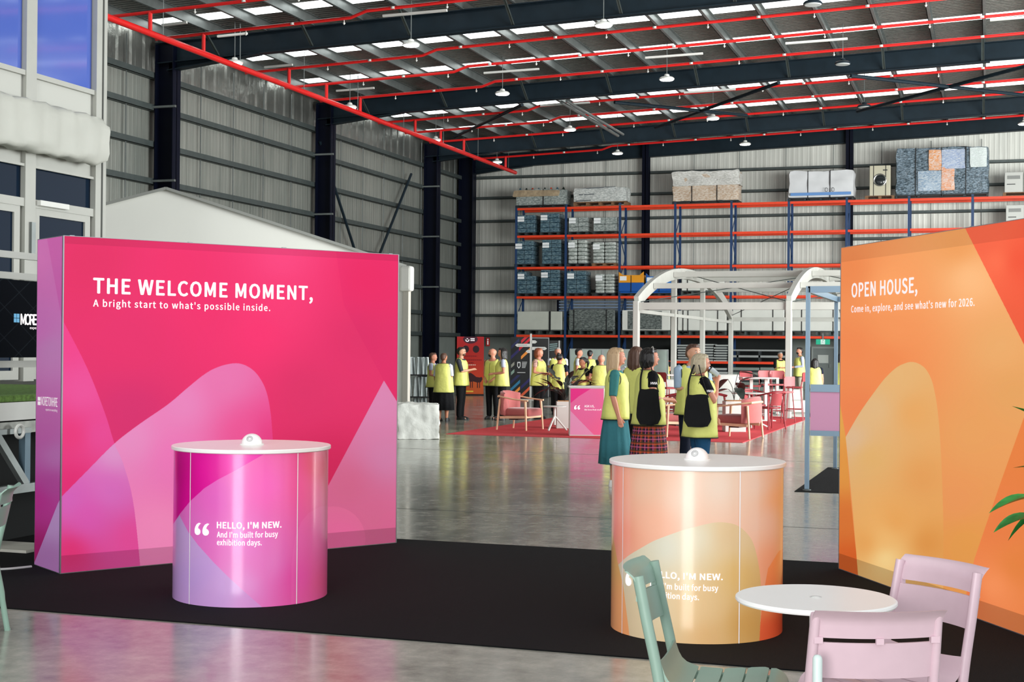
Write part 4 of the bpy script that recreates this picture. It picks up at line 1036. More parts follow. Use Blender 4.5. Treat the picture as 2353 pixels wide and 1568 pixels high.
# loads
woodm = mat('rough pallet timber', '7b5a3f', .8, noise=.25, scale=12)
darkpal = mat('dark plastic pallet', '22282b', .6)
def wrapm(name, col, col2):
    if name in MATS: return MATS[name]
    m = bpy.data.materials.new(name); m.use_nodes = True; nt = m.node_tree; N = nt.nodes; L = nt.links; b = N['Principled BSDF']
    tc = N.new('ShaderNodeTexCoord'); mp = N.new('ShaderNodeMapping'); mp.inputs['Scale'].default_value = (2, 2, 5); L.new(tc.outputs['Object'], mp.inputs[0])
    n = N.new('ShaderNodeTexNoise'); n.inputs['Scale'].default_value = 5.0; n.inputs['Detail'].default_value = 7; n.inputs['Distortion'].default_value = .5; L.new(mp.outputs[0], n.inputs['Vector'])
    cr = N.new('ShaderNodeValToRGB'); cr.color_ramp.elements[0].position = .36; cr.color_ramp.elements[1].position = .82
    cr.color_ramp.elements[0].color = (*srgb(col), 1); cr.color_ramp.elements[1].color = (*srgb(col2), 1); L.new(n.outputs[0], cr.inputs[0]); L.new(cr.outputs[0], b.inputs['Base Color'])  # pale streaks: gloss of the film put into the colour
    b.inputs['Roughness'].default_value = .25
    bp = N.new('ShaderNodeBump'); bp.inputs['Strength'].default_value = .5; bp.inputs['Distance'].default_value = .05; L.new(n.outputs[0], bp.inputs['Height']); L.new(bp.outputs[0], b.inputs['Normal'])
    MATS[name] = m; return m
w_blue = wrapm('film over blue crates', '1f3f52', '7d99a0'); w_grey = wrapm('film over grey goods', '6d7876', 'c2c8c4'); w_whit = wrapm('film over white sacks', '8b948f', 'dfe3df'); w_dark = wrapm('film over dark goods', '3a4140', '8c9490')
w_beige = wrapm('film over cardboard', 'b59a80', 'e2ddd4'); w_col = wrapm('film over dark panels', '22333c', '93a8b8')
labm = mat('white load label', 'e6e9ea', .5)
def pallet(parent, w, m_, z0=0, d=.95, h=.13):
    mb = MB()
    for k in (-1, 0, 1):
        mb.box(k*(w/2-.06)-.06, k*(w/2-.06)+.06, .02, d, z0+.02, z0+h-.02)
    mb.box(-w/2, w/2, .0, d, z0+h-.025, z0+h); mb.box(-w/2, w/2, .0, .1, z0, z0+.02); mb.box(-w/2, w/2, d-.1, d, z0, z0+.02); mb.build('pallet', m_, parent)
def rect_at(px0, px1, py0, py1, Y=RY-.05):
    a_ = on_Y(px0, (py0+py1)/2, Y); b_ = on_Y(px1, (py0+py1)/2, Y); t_ = on_Y((px0+px1)/2, py0, Y).z; return a_.x, b_.x, t_
def load(px0, px1, py0, lev, m_, tiers, cols, label, cat='pallet load', lab=True, pal=darkpal, shape=0, bulge=0, palh=.13, group=None):
    x0, x1, zt = rect_at(px0, px1, py0, py0); zb = LZ[lev]
    r = thing('pallet_load', label, cat, ((x0+x1)/2, RY-.05, zb)); w = x1-x0; h = zt-zb-palh
    if group: r['group'] = group
    pallet(r, w, pal, h=palh)
    # stacked pieces under the film: each tier and column is its own box
    for i in range(tiers):
        for j in range(cols):
            a_ = -w/2+.02+j*(w-.04)/cols; b_ = a_+(w-.04)/cols; z0 = palh+i*h/tiers; z1 = z0+h/tiers
            if shape == 1 and i == tiers-1 and j == cols-1: continue
            jit = random.uniform(-.012, .012)
            if bulge:
                MB().box(a_+.008, b_-.008, .03+jit, .9, z0+.004, z1-.004).build('sack', m_, r, 30, bevel=min(.09, h/tiers*.38), seg=3)
            else:
                MB().box(a_+.006, b_-.006, .03+jit, .9, z0+.006, z1-.006).build('crate', m_, r, bevel=.012, seg=1)
    if lab:
        lz = palh+h*.80; mb = MB(); 
        MB().box(-w/2+.05, -w/2+.36, .0, .012, lz-.02, lz+.09).build('label_sheet', labm, r); MB().box(-w/2+.05, -w/2+.36, .0, .012, lz-.14, lz-.04).build('label_sheet', labm, r)
    return r
rowname = {2: 'third shelf from the bottom', 3: 'fourth shelf from the bottom', 4: 'fifth shelf from the bottom', 5: 'top shelf', 1: 'second shelf from the bottom', 0: 'lowest shelf'}
for lev, row in {4: [(1187, 1230, 494, w_blue, 4, 2, 0), (1240, 1285, 490, w_blue, 4, 2, 0), (1305, 1351, 499, w_grey, 3, 2, 0), (1362, 1418, 499, w_grey, 2, 2, 0)],
                 3: [(1182, 1226, 554, w_blue, 5, 2, 0), (1244, 1289, 551, w_blue, 6, 2, 0), (1303, 1349, 551, w_whit, 6, 2, 1), (1360, 1416, 556, w_whit, 6, 2, 1)],
                 2: [(1187, 1231, 624, w_blue, 5, 2, 2), (1241, 1286, 620, w_blue, 6, 2, 0), (1301, 1347, 623, w_blue, 5, 2, 0), (1366, 1412, 629, w_whit, 6, 2, 1)]}.items():
    ordn = ('far left', 'second from the left', 'third from the left', 'fourth from the left')
    for k, (a_, b_, t_, m_, ti, cc, sh) in enumerate(row):
        kind = 'dark blue crates' if m_ is w_blue else ('white sacks' if m_ is w_whit else 'grey cartons')
        load(a_, b_, t_, lev, m_, ti, cc, 'film-wrapped %s, %s on the %s' % (kind, ordn[k], rowname[lev]), shape=1 if sh == 2 else 0, bulge=1 if sh == 1 else 0, pal=woodm if (lev, k) in ((3, 3),) else darkpal, group='wrapped pallets in the two left rack bays')
# blue tipping bins
def tipbin(px0, px1, top, label, cols):
    x0, x1, zt = rect_at(px0, px1, top, top); zb = LZ[2]; w = x1-x0; h = zt-zb
    r = thing('tipping_bin', label, 'bin', ((x0+x1)/2, RY-.05, zb)); pallet(r, w, darkpal, h=.12)
    blu = mat('blue painted bin', '0d4f9e', .45); top_m = mat('yellow painted bin rim', 'e0951a', .45) if cols else mat('bright blue rim', '1a6cb8', .45)
    s_ = w/2
    MB().box(-s_, s_, 0, .95, .2, h*.62).box(-s_*.92, s_*.92, .04, .9, .12, .2).build('body', blu, r, bevel=.02); MB().box(-s_, s_, -.01, .95, h*.62, h*.97).build('rim_panel', top_m, r, bevel=.01)
    for sx in (-1, 1): MB().add([(sx*s_, -.01, h*.95), (sx*(s_-.2), -.01, h*.95), (sx*s_, -.01, h*1.13), (sx*s_, .05, h*.95), (sx*(s_-.2), .05, h*.95), (sx*s_, .05, h*1.13)], [(0, 1, 2), (3, 5, 4), (0, 3, 4, 1), (1, 4, 5, 2), (2, 5, 3, 0)]).build('corner_lug', top_m if cols else blu, r)
    MB().box(-s_+.05, -s_+.35, -.02, -.01, h*.72, h*.92).build('label_sheet', labm, r); MB().box(-.015, .015, -.02, -.008, .15, h*.95).build('strap', blackm, r)
tipbin(1422, 1479, 631, 'blue tipping bin with a yellow rim on the third shelf', True); tipbin(1484, 1546, 634, 'all-blue tipping bin beside the yellow-rimmed one', False)
# big pieces: plain boxes with straps, frames
def bigload(px0, px1, py0, lev, m_, label, straps=(.3, .7), palm=galv_dk, palh=.22, wrap=False, cut=None, base=None):
    x0, x1, zt = rect_at(px0, px1, py0, py0); zb = LZ[lev]; r = thing('pallet_load', label, 'pallet load', ((x0+x1)/2, RY-.05, zb)); w = x1-x0; h = zt-zb
    mb = MB()
    for k in range(5): mb.box(-w/2+k*(w-.08)/4, -w/2+k*(w-.08)/4+.08, .0, .95, .02, palh-.03)
    mb.box(-w/2, w/2, 0, .95, palh-.04, palh).box(-w/2, w/2, 0, .05, 0.0, .03).box(-w/2, w/2, .9, .95, 0, .03); mb.build('stillage_base', palm, r)
    if wrap: crumple((-w/2, w/2, .03, .92, palh, h), 'wrapped_goods', m_, r, .06, 10, px0 % 17, fr=2.4)
    else:
        MB().box(-w/2+.02, w/2-.02, .03, .92, palh, h).build('case', m_, r, bevel=.025)
    for s_ in straps: MB().box(-w/2+w*s_-.015, -w/2+w*s_+.015, .0, .95, palh-.1, h+.01).build('strap', blackm, r)
    return r, w, h
wcase = mat('white flight case', 'd2d3cc', .5, noise=.04, scale=2)
bigload(1187, 1292, 716, 1, mat('white sheet stack', 'b9bcb2', .5, noise=.05, scale=2), 'stack of white sheets on the second shelf at the far left', (.72, .74))
bigload(1306, 1413, 712, 1, w_dark, 'film-wrapped dark grey load strapped on the second shelf', (.12, .82))
r_, w_, h_ = bigload(1428, 1540, 713, 1, wcase, 'white framed crate with a wrapped green-grey glass face', ())
MB().box(-w_/2+w_*.13, -w_/2+w_*.83, .015, .035, .26, h_-.04).build('wrapped_glass', w_dark, r_)
bigload(1556, 1670, 714, 1, wcase, 'white flight case behind the arch, left of the pair on the second shelf', (.12, .22, .82))
bigload(1682, 1803, 712, 1, wcase, 'white flight case in the middle of the second shelf', (.18, .78))
bigload(1815, 1940, 712, 1, wcase, 'white flight case above the green exit sign', (.22, .8))
bigload(1565, 1665, 630, 2, wcase, 'big white case on the third shelf behind the arch top', (.15, .75))
# stack of long bars
x0, x1, zt = rect_at(1266, 1440, 687, 687); r = thing('bar_stack', 'stack of long pale blue bars lying across the second shelf', 'bars', ((x0+x1)/2, RY+1.2, 0)); w = x1-x0
for k in range(6):
    MB().box(-w/2, w/2, 0, .25, zt-.12-k*.13, zt-.05-k*.13).build('bar', mat('pale blue bar', '8ea2bd', .4, .3), r)
MB().box(-w/2-.1, -w/2, 0, .25, 0, zt).box(w/2, w/2+.1, 0, .25, 0, zt).build('stand', steel_navy, r)
# top shelf
def topload(px0, px1, py0, m_, label, **k): return bigload(px0, px1, py0, 5, m_, label, wrap=True, **k)
r_, w_, h_ = topload(1186, 1300, 436, w_grey, 'wrapped bundle of timber and pipes on the top shelf at the far left', straps=(.55,), palm=darkpal, palh=.12)
crumple((-w_/2-.12, w_/2-.3, -.02, .9, h_*.62, h_*.97), 'timber_bundle', mat('tan timber bundle', '9f8d72', .7, noise=.3, scale=6), r_, .05, 6, 2, fr=3)
for k in range(8):
    xx = -w_/2+.1+k*w_/8; MB().lathe([(.05, 0), (.09, .04), (.05, .1), (.03, .16)], 10, (xx, .3, h_*.95)).build('cable_end', mat('mixed cable ends %d' % (k % 3), ('31505e', '1c2a24', 'b8452c')[k % 3], .5), r_)
r_, w_, h_ = topload(1318, 1438, 432, wrapm('pale film', 'a3a8a6', 'eceeea'), 'heap of grey tubes under clear film on a timber pallet on the top shelf', straps=(), palm=woodm, palh=.2)
for k in range(7): MB().bar((-w_/2+.1+.05*k, .05+.1*(k % 3), .25+.09*k), (w_/2-.5, .1+.1*(k % 3), .3+.09*k), .07, .05).build('tube_length', mat('grey tubing', '6c7275', .4, .3), r_)
topload(1545, 1697, 394, w_beige, 'cardboard load under billowing white plastic on the top shelf', straps=(.3, .68), palm=darkpal, palh=.12)
r_ = COL.objects[-1].parent if False else [o for o in COL.objects if o.name.startswith('pallet_load')][-1]
x0, x1, zt = rect_at(1545, 1697, 394, 394); w_ = x1-x0; h_ = zt-LZ[5]
plm_ = wrapm('billowing plastic', 'b9b8b2', 'f0efec')
crumple((-w_/2-.03, w_/2+.03, -.03, .96, h_*.55, h_+.0), 'plastic_cover', plm_, r_, .10, 9, 4, fr=2.2)
r_, w_, h_ = bigload(1812, 1962, 392, 5, mat('white banner fabric', 'cfd0d2', .6, noise=.04, scale=2), 'white fabric-wrapped load strapped on the top shelf', straps=(.3, .64), palm=darkpal, palh=.15, wrap=True)
MB().box(-w_/2+.1, w_/2-.1, -.09, -.07, .22, .34).build('blue_print_band', mat('blue printed band', '5e8ac2', .5), r_)
for sx in (.2, .3):
    c0 = (w_*sx-.3, -.1, h_*.35); MB().tube([(c0[0]+.06*math.cos(t), c0[1], c0[2]+.08*math.sin(t)) for t in [2*PI*i/14 for i in range(15)]], .01, 5).build('eyelet', blackm, r_)
r_, w_, h_ = topload(2058, 2272, 338, w_col, 'large film-wrapped stack of dark and coloured panels on the top shelf', straps=(.22, .5, .76), palm=darkpal, palh=.15)
pw = w_
for (a_, b_, c0, c1, cc) in ((.36, .5, .55, .95, 'd88c4a'), (.5, .64, .08, .58, 'd98d5c'), (.5, .75, .58, .95, '8e9fc0'), (.24, .5, .08, .5, '7d95ad'), (.8, .98, .6, .97, 'c8d2cf')):
    crumple((-pw/2+pw*a_, -pw/2+pw*b_, -.03, .5, .15+h_*c0*.85, .15+(h_-.15)*c1), 'wrapped_panel', wrapm('film over '+cc, cc, 'cfd4d6'), r_, .03, 5, 3, fr=2)
# washing machine on its pallet
x0, x1, zt = rect_at(1998, 2046, 380, 380); wmr = thing('washing_machine', 'beige front-loading washing machine strapped to a pallet on the top shelf', 'appliance', ((x0+x1)/2, RY-.05, LZ[5])); w = x1-x0; h = zt-LZ[5]
pallet(wmr, w+.35, woodm, h=.15)
bg = mat('beige enamel', 'bdb8a2', .4)
MB().box(-w/2, w/2, .06, .75, .15, h).build('cabinet', bg, wmr, bevel=.02)
cz = .15+(h-.15)*.52
def ring(c, R, r, n=28): return [(c[0]+R*math.cos(t), c[1], c[2]+R*math.sin(t)) for t in [2*PI*i/n for i in range(n+1)]]
MB().tube(ring((0, .05, cz), .24, .03), .03, 8).build('door_ring', mat('chrome ring', 'c9c9c6', .2, .9), wmr, True)
MB().ell((0, .06, cz), (.21, .03, .21), 20, 10).build('door_glass', mat('dark porthole glass', '23282a', .08), wmr, True)
for sx in (-.3, .28): MB().box(w*sx-.012, w*sx+.012, .045, .76, .1, h+.006).build('strap', blackm, wmr)
MB().box(.12, .3, .05, .062, h-.22, h-.17).build('control_panel', mat('control strip', '3a3c3a', .4), wmr)
def greycab(px0, px1, py0, lev, lab):
    x0, x1, zt = rect_at(px0, px1, py0, py0); r = thing('equipment_cabinet', lab, 'cabinet', ((x0+x1)/2, RY-.05, LZ[lev])); w = x1-x0; h = zt-LZ[lev]
    pallet(r, w+.1, woodm, h=.15); n = 3
    for k in range(n):
        a_ = -w/2+k*w/n; MB().box(a_+.01, a_+w/n-.01, .05, .85, .15, h).build('cabinet_body', mat('light grey cabinet', 'b5b6b1', .5), r, bevel=.015)
        MB().box(a_+.12, a_+w/n-.12, .035, .052, h-.28, h-.14).build('vent_grille', mat('grey grille panel', '7b7d7a', .5), r); MB().box(a_+.1, a_+w/n-.3, .035, .052, h-.5, h-.47).build('handle', blackm, r)
greycab(2308, 2440, 394, 5, 'grey equipment cabinets at the right end of the top shelf'); greycab(2311, 2440, 470, 4, 'grey equipment cabinets below the top shelf at the right edge')
# lower shelves: frames, tubes and grey stacks
def stack(px0, px1, py0, pyb, nlay, m_, label, Y=RY+.0):
    x0, x1, zt = rect_at(px0, px1, py0, py0, Y); zb = on_Y((px0+px1)/2, pyb, Y).z; zb = max(zb, 0)
    lv = [0]+LZ; zb = min(lv, key=lambda q: abs(q-zb)); r = thing('panel_stack', label, 'stack', ((x0+x1)/2, Y, zb)); w = x1-x0; h = zt-zb
    for k in range(nlay):
        z0 = k*h/nlay; ox = random.uniform(-.04, .04); MB().box(-w/2+ox, w/2+ox, .02, .85, z0+.0, z0+h/nlay*.55).build('panel', m_, r)
        if k < nlay-1:
            MB().box(-w/2+.05, w/2-.05, .06, .8, z0+h/nlay*.55, z0+h/nlay).build('spacer', darkpal, r)
gp = mat('pale grey panels', '9da29f', .5); gp2 = mat('green grey panels', '76807a', .5)
stack(1556, 1602, 790, 827, 7, gp, 'left stack of pale panels on the lowest shelf behind the arch'); stack(1604, 1640, 788, 827, 7, gp, 'middle stack of pale panels on the lowest shelf'); stack(1642, 1672, 790, 827, 7, gp, 'right stack of pale panels on the lowest shelf')
stack(1682, 1745, 840, 885, 5, gp2, 'left stack of grey-green panels on the floor under the racking'); stack(1747, 1808, 840, 885, 5, gp2, 'right stack of grey-green panels on the floor under the racking')
stack(1556, 1615, 842, 885, 6, gp, 'stack of pale panels on the floor left of the plant'); stack(1618, 1672, 842, 885, 6, gp, 'stack of pale panels on the floor just behind the big-leaved plant')
x0, x1, zt = rect_at(1682, 1808, 803, 803); r = thing('tube_bundle', 'two long grey tubes lying on the lowest shelf', 'tubes', ((x0+x1)/2, RY, LZ[0])); w = x1-x0
MB().box(-w/2, w/2, .0, .1, .18, .27).build('tube', mat('pale steel tube', '9b9f9e', .4, .4), r); MB().box(-w/2, w/2, .3, .4, .45, .52).build('tube', MATS['pale steel tube'], r)
for s_ in (-.4, 0, .4): MB().box(w*s_-.04, w*s_+.04, 0, .4, 0, .45).build('support', darkpal, r)
MB().box(RXs[0]-RO+.1, RXs[5]-RO, RDp+.08, RDp+.1, 0.0, LZ[1]-.12).build('dark_back_sheet', mat('near black back sheet', '0a0f0f', .9), rack)  # black sheet added as the deep shade behind the lower shelves
# ------------------------------------------------------------------ lounge on the red carpet
redc = mat('red carpet pile', 'd04a50', .95, spec=.15, noise=.08, scale=40, bump=.3, bscale=300)
tag(MB().box(-9.85, -4.15, 25.5, 36.0, 0, .008).build('red_carpet', redc), 'large red carpet under the lounge chairs in the middle distance', 'carpet')
FZ = .008
wood = mat('pale ash timber', 'e0b592', .5, noise=.08, scale=6, stretch=(1, 1, .2))
coral = mat('dusty coral fabric', 'a95957', .85, noise=.05, scale=20, sheen=.3)
def armchair(label, loc, rz):
    r = thing('armchair', label, 'armchair', loc, rz, 'coral armchairs on the red carpet')     # faces +Y
    for s in (-1, 1):
        MB().tube([(s*.37, .34, 0), (s*.345, .30, .60)], [.018, .026], 10).build('leg', wood, r, True); MB().tube([(s*.36, -.34, 0), (s*.33, -.28, .62)], [.018, .026], 10).build('leg', wood, r, True)
        MB().tube(smooth_path([(s*.345, .36, .60), (s*.37, .1, .62), (s*.355, -.15, .655), (s*.29, -.34, .68)], 5), [.024]*16, 10, flat=.7).build('arm', wood, r, True)
        MB().bar((s*.34, .30, .27), (s*.33, -.28, .25), .03, .05).build('side_rail', wood, r)
    MB().bar((-.34, .30, .27), (.34, .30, .27), .03, .05).build('front_rail', wood, r); MB().tube(smooth_path([(-.30, -.34, .675), (0, -.42, .69), (.30, -.34, .675)], 6), .022, 8).build('back_rail', wood, r, True)
    MB().box(-.31, .31, -.27, .37, .28, .44).build('seat_cushion', coral, r, True, bevel=.055, seg=4)
    vs = []; n = 17; prof = [(0, .30), (.055, .29), (.11, .33), (.15, .45), (.14, .62), (.10, .74), (.05, .79), (0, .77), (-.02, .6), (-.02, .42)]
    mb = MB(); k = len(prof)
    for i in range(n):
        t = -1+2*i/(n-1); a = t*1.15; R_ = .33; cx_, cy_ = R_*math.sin(a)*1.0, -.02-R_*math.cos(a)*.98; nx, ny = math.sin(a), -math.cos(a); e = 1 if abs(t) < .9 else .6
        low = .16*max(0, abs(t)-.35)
        for (o_, z) in prof: vs.append((cx_-nx*(o_*e-.06), cy_-ny*(o_*e-.06), .30+(z-.30)*(1-low)))
    fs = [(i*k+j, i*k+(j+1) % k, (i+1)*k+(j+1) % k, (i+1)*k+j) for i in range(n-1) for j in range(k)]+[tuple(range(k)), tuple(range((n-1)*k, n*k))]
    mb.add(vs, fs).build('back_cushion', coral, r, 60)
    MB().box(-.28, .28, -.1, .1, .205, .23).build('under_brace', mat('dark underframe', '3c2c2a', .6), r)
    return r
def PF(px, py, z=FZ): q = on_z(px, py, z); return (q.x, q.y, z)
def camp(px, D, z=0.0):
    x = (px-CX)/FOC*D; return cam2w(x, D, z)
armchair('coral armchair with pale wood frame at the left end of the red carpet', camp(1196, 29.0, FZ), faceyaw(118))
armchair('coral armchair with pale wood frame between the two women in black sleeves', camp(1549, 27.3, FZ), faceyaw(-112))
armchair('coral armchair with pale wood frame right of the woman drinking', camp(1700, 26.8, FZ), faceyaw(-60))
whit = mat('white lounge furniture', 'cbc9c4', .5)
def xtable(label, loc, rad, H, m_=whit, cat='table', nleg=3, name='side_table'):
    r = thing(name, label, cat, loc); MB().lathe([(.02, H-.025), (rad-.01, H-.02), (rad, H-.01), (rad-.005, H), (.001, H)], 32).build('tabletop', m_, r, 30)
    MB().tube([(0, 0, .12), (0, 0, H-.02)], .025, 12).build('column', m_, r, True)
    for k in range(nleg):
        a_ = 2*PI*k/nleg+.3; MB().tube(smooth_path([(0, 0, .30), (.12*math.cos(a_), .12*math.sin(a_), .16), (rad*1.05*math.cos(a_), rad*1.05*math.sin(a_), .012)], 4), .018, 8).build('leg', m_, r, True)
    return r
xtable('small white side table between the left armchair and the pink ASK US desk', camp(1276, 28.6, FZ), .235, .50)
# planter left, desk
def planter(label, px, D, w, h, seed, n, H, L, W, m_, lab2, spread):
    q = camp(px, D, FZ); r = thing('planter_box', label, 'planter', q, YAW)
    MB().box(-w/2, w/2, -w/2, w/2, 0, h).build('box', whit, r, bevel=.012); MB().box(-w/2+.03, w/2-.03, -w/2+.03, w/2-.03, h, h+.015).build('soil', mat('bark mulch', 'b07a4c', .9, noise=.3, scale=40), r)
    r2 = thing('plant', lab2, 'plant', (q[0], q[1], FZ+h+.015), YAW); plant(r2, 0, n, H, L, W, m_, spread, seed, .3, mat('dark stem', '2a2420', .6)); return r
planter('white square planter box between the side table and the ASK US desk', 1298, 29.6, .34, .56, 5, 30, .55, .34, .12, leafd, 'bushy dark-leaved plant in the planter left of the ASK US desk', .75)
planter('white square planter box behind the right armchair', 1688, 28.9, .42, .62, 9, 6, .62, .42, .20, leafd, 'broad-leaved dark plant in the planter behind the right armchair', .55)
# ASK US desk
dq = camp(1350, 27.0, FZ); dsk = thing('info_desk', 'info desk with pink printed front reading ASK US', 'desk', dq, YAW-.0)
DW, DH = .66, .915
MB().box(-DW/2, DW/2, 0, .42, 0, DH).build('body', whit, dsk, bevel=.006); MB().box(-DW/2-.02, DW/2+.06, -.02, .5, DH, DH+.03).build('desk_top', whit, dsk, bevel=.006)
def deskprint():
    W, H = 330, 450; x, y = np.meshgrid((np.arange(W)+.5)/W, (np.arange(H)+.5)/H); b = idw(x*100, y*100, [(50, 80, 'e8609c'), (90, 20, 'ee5e92'), (60, 50, 'e5609a'), (95, 95, 'ec5f96')])
    a_ = inpoly(x, y, [(0, .68), (.25, .83), (.62, 1), (0, 1)]); b[a_] = np.array([.9, .06, .50])
    a_ = inpoly(x, y, [(0, .52), (.3, .3), (.72, 0), (0, 0)]); b[a_] = np.array([.89, .56, .72])
    return b
me = bpy.data.meshes.new('printed_front'); me.from_pydata([(-DW/2+.015, -.003, .02), (DW/2-.015, -.003, .02), (DW/2-.015, -.003, DH-.015), (-DW/2+.015, -.003, DH-.015)], [], [(0, 1, 2, 3)]); uv = me.uv_layers.new(name='uv')
for i, qq in enumerate(((0, 0), (1, 0), (1, 1), (0, 1))): uv.data[i].uv = qq
me.materials.append(printmat('desk print', deskprint(), .45, dif=.85)); o = bpy.data.objects.new('printed_front', me); COL.objects.link(o); o.parent = dsk
lettering('ASK US,', 'lettering', ltr, dsk, lambda u, v, h: (-.05+u, -.006, .545+v), .19, .04, .01); lettering('We love that stuff.', 'lettering', ltr, dsk, lambda u, v, h: (-.05+u, -.006, .485+v), .33, .028, .0)
quote_marks(dsk, lambda u, v, h: (-.25+u, -.006, .50+v), .058, ltr)
# high tables, stools, red chairs
redm = mat('deep red metal', '871722', .4); redf = mat('brick red upholstery', '8f3034', .7); pinkf = mat('coral shell seat', 'b05c5e', .6)
def hightable(label, px, D, H, L, W, rz=0):
    q = camp(px, D, FZ); r = thing('high_table', label, 'table', q, YAW+rz); MB().box(-L/2, L/2, -W/2, W/2, H-.03, H).build('tabletop', mat('pale pink laminate', 'e6d0ce', .4), r, bevel=.006)
    for sx in (-1, 1): MB().box(sx*(L/2-.25)-.035, sx*(L/2-.25)+.035, -.035, .035, .02, H-.03).build('column', whit, r); MB().box(sx*(L/2-.25)-.2, sx*(L/2-.25)+.2, -.22, .22, 0, .02).build('foot', whit, r, bevel=.004)
    return r
hightable('long high white table behind the big-leaved plant', 1744, 33.5, 1.02, .85, .6); hightable('higher white table by the arms-crossed man', 1776, 37, 1.08, .75, .5)
hightable('high table left of the gable post behind the black-haired woman', 1556, 33, 1.08, .5, .5)
def stool(label, px, D, rz, shell=redf, H=.78):
    q = camp(px, D, FZ); r = thing('bar_stool', label, 'stool', q, rz, 'red bar stools round the high tables')
    for sx in (-1, 1):
        MB().tube([(sx*.19, .19, 0), (sx*.15, .14, H)], .011, 6).build('leg', redm, r, True); MB().tube([(sx*.20, -.21, 0), (sx*.165, -.15, H), (sx*.17, -.20, H+.28)], .011, 6).build('leg', redm, r, True)
        MB().tube([(sx*.18, .18, .28), (sx*.19, -.19, .28)], .009, 6).build('foot_rail', redm, r)
    MB().tube([(-.18, .18, .28), (.18, .18, .28)], .009, 6).build('foot_rail', redm, r)
    MB().box(-.19, .19, -.18, .19, H-.01, H+.03).build('seat', shell, r, True, bevel=.018, seg=3)
    mb = MB(); mb.add([(x_, -.20-.05*(1-(x_/.19)**2)*1.0+o_, z_) for o_ in (0, .015) for z_ in (H+.15, H+.20, H+.33, H+.365) for x_ in [-.19*(1 if z_ < H+.34 else .85)+.38*(1 if z_ < H+.34 else .85)*i/8 for i in range(9)]],
        [(o_*36+j*9+i, o_*36+j*9+i+1, o_*36+(j+1)*9+i+1, o_*36+(j+1)*9+i) for o_ in (0, 1) for j in range(3) for i in range(8)]); mb.build('backrest', shell, r, 60)
    return r
stool('red-backed bar stool standing at the right end of the high tables', 1826, 33.5, faceyaw(-75))
stool('dark red bar stool pulled up left of the long high table', 1725, 34.5, faceyaw(155)); stool('coral bar stool behind the long high table, left one', 1765, 36, faceyaw(170), pinkf); stool('coral bar stool behind the long high table, right one', 1788, 36, faceyaw(185), pinkf)
stool('coral bar stool by the high table behind the black-haired woman', 1536, 32, faceyaw(60), redf); stool('pinkish-red stool tucked under the long table beside the hoop chair', 1799, 32.4, faceyaw(-40), pinkf, .70)
def hoopchair(label, px, D, rz):
    q = camp(px, D, FZ); r = thing('hoop_chair', label, 'chair', q, rz, 'red hoop-back chairs on the red carpet')
    for sx in (-1, 1):
        MB().tube([(sx*.22, .23, 0), (sx*.19, .19, .45), (sx*.25, .16, .66)], .015, 8).build('leg', redm, r, True); MB().tube([(sx*.22, -.27, 0), (sx*.18, -.19, .45), (sx*.20, -.22, .74)], .015, 8).build('leg', redm, r, True)
    MB().tube(smooth_path([(-.26, .22, .655), (-.30, .02, .70), (-.22, -.24, .76), (0, -.33, .79), (.22, -.24, .76), (.30, .02, .70), (.26, .22, .655)], 5), .017, 8).build('hoop', redm, r, True)
    MB().lathe([(.2, .43), (.225, .445), (.225, .465), (.2, .475), (.001, .475)], 24).build('seat', redm, r, 30)
    MB().add([(x_, -.21-.06*(z_-.5)/.25-.05*(1-(x_/.13)**2)+o_, z_) for o_ in (0, .014) for z_ in (.5, .6, .7, .765) for x_ in [-.13+.26*i/6 for i in range(7)]], [(o_*28+j*7+i, o_*28+j*7+i+1, o_*28+(j+1)*7+i+1, o_*28+(j+1)*7+i) for o_ in (0, 1) for j in range(3) for i in range(6)]).build('splat', redf, r, 60)
    return r
hoopchair('red hoop-back chair nearest the right armchair', 1770, 29.9, faceyaw(-25)); hoopchair('red hoop-back chair on the far side of the low round table', 1737, 31.2, faceyaw(150))
hoopchair('red hoop-back chair behind the woman drinking', 1648, 31.0, faceyaw(100)); hoopchair('red hoop-back chair seen just right of the plaid-skirted woman', 1548, 29.6, faceyaw(-60))
xtable('low round white table among the red chairs', camp(1722, 30.6, FZ), .38, .74, nleg=4, name='round_dining_table')
# white sofas / covered boxes further back
for (px, D, w, h, lab) in ((1678, 38.5, .72, 1.0, 'white upholstered high-back seat behind the big-leaved plant'), (1540, 38.5, .5, .85, 'white seat behind the plaid-skirted woman'), (1812, 38, 1.0, .62, 'white padded bench behind the right-hand bar stool')):
    q = camp(px, D); r = thing('padded_seat', lab, 'seat', q, YAW); MB().box(-w/2, w/2, 0, .5, .0, h*.55).build('base', whit, r, True, bevel=.05, seg=3); MB().box(-w/2, w/2, .5, .66, .0, h).build('backrest', whit, r, True, bevel=.06, seg=3)
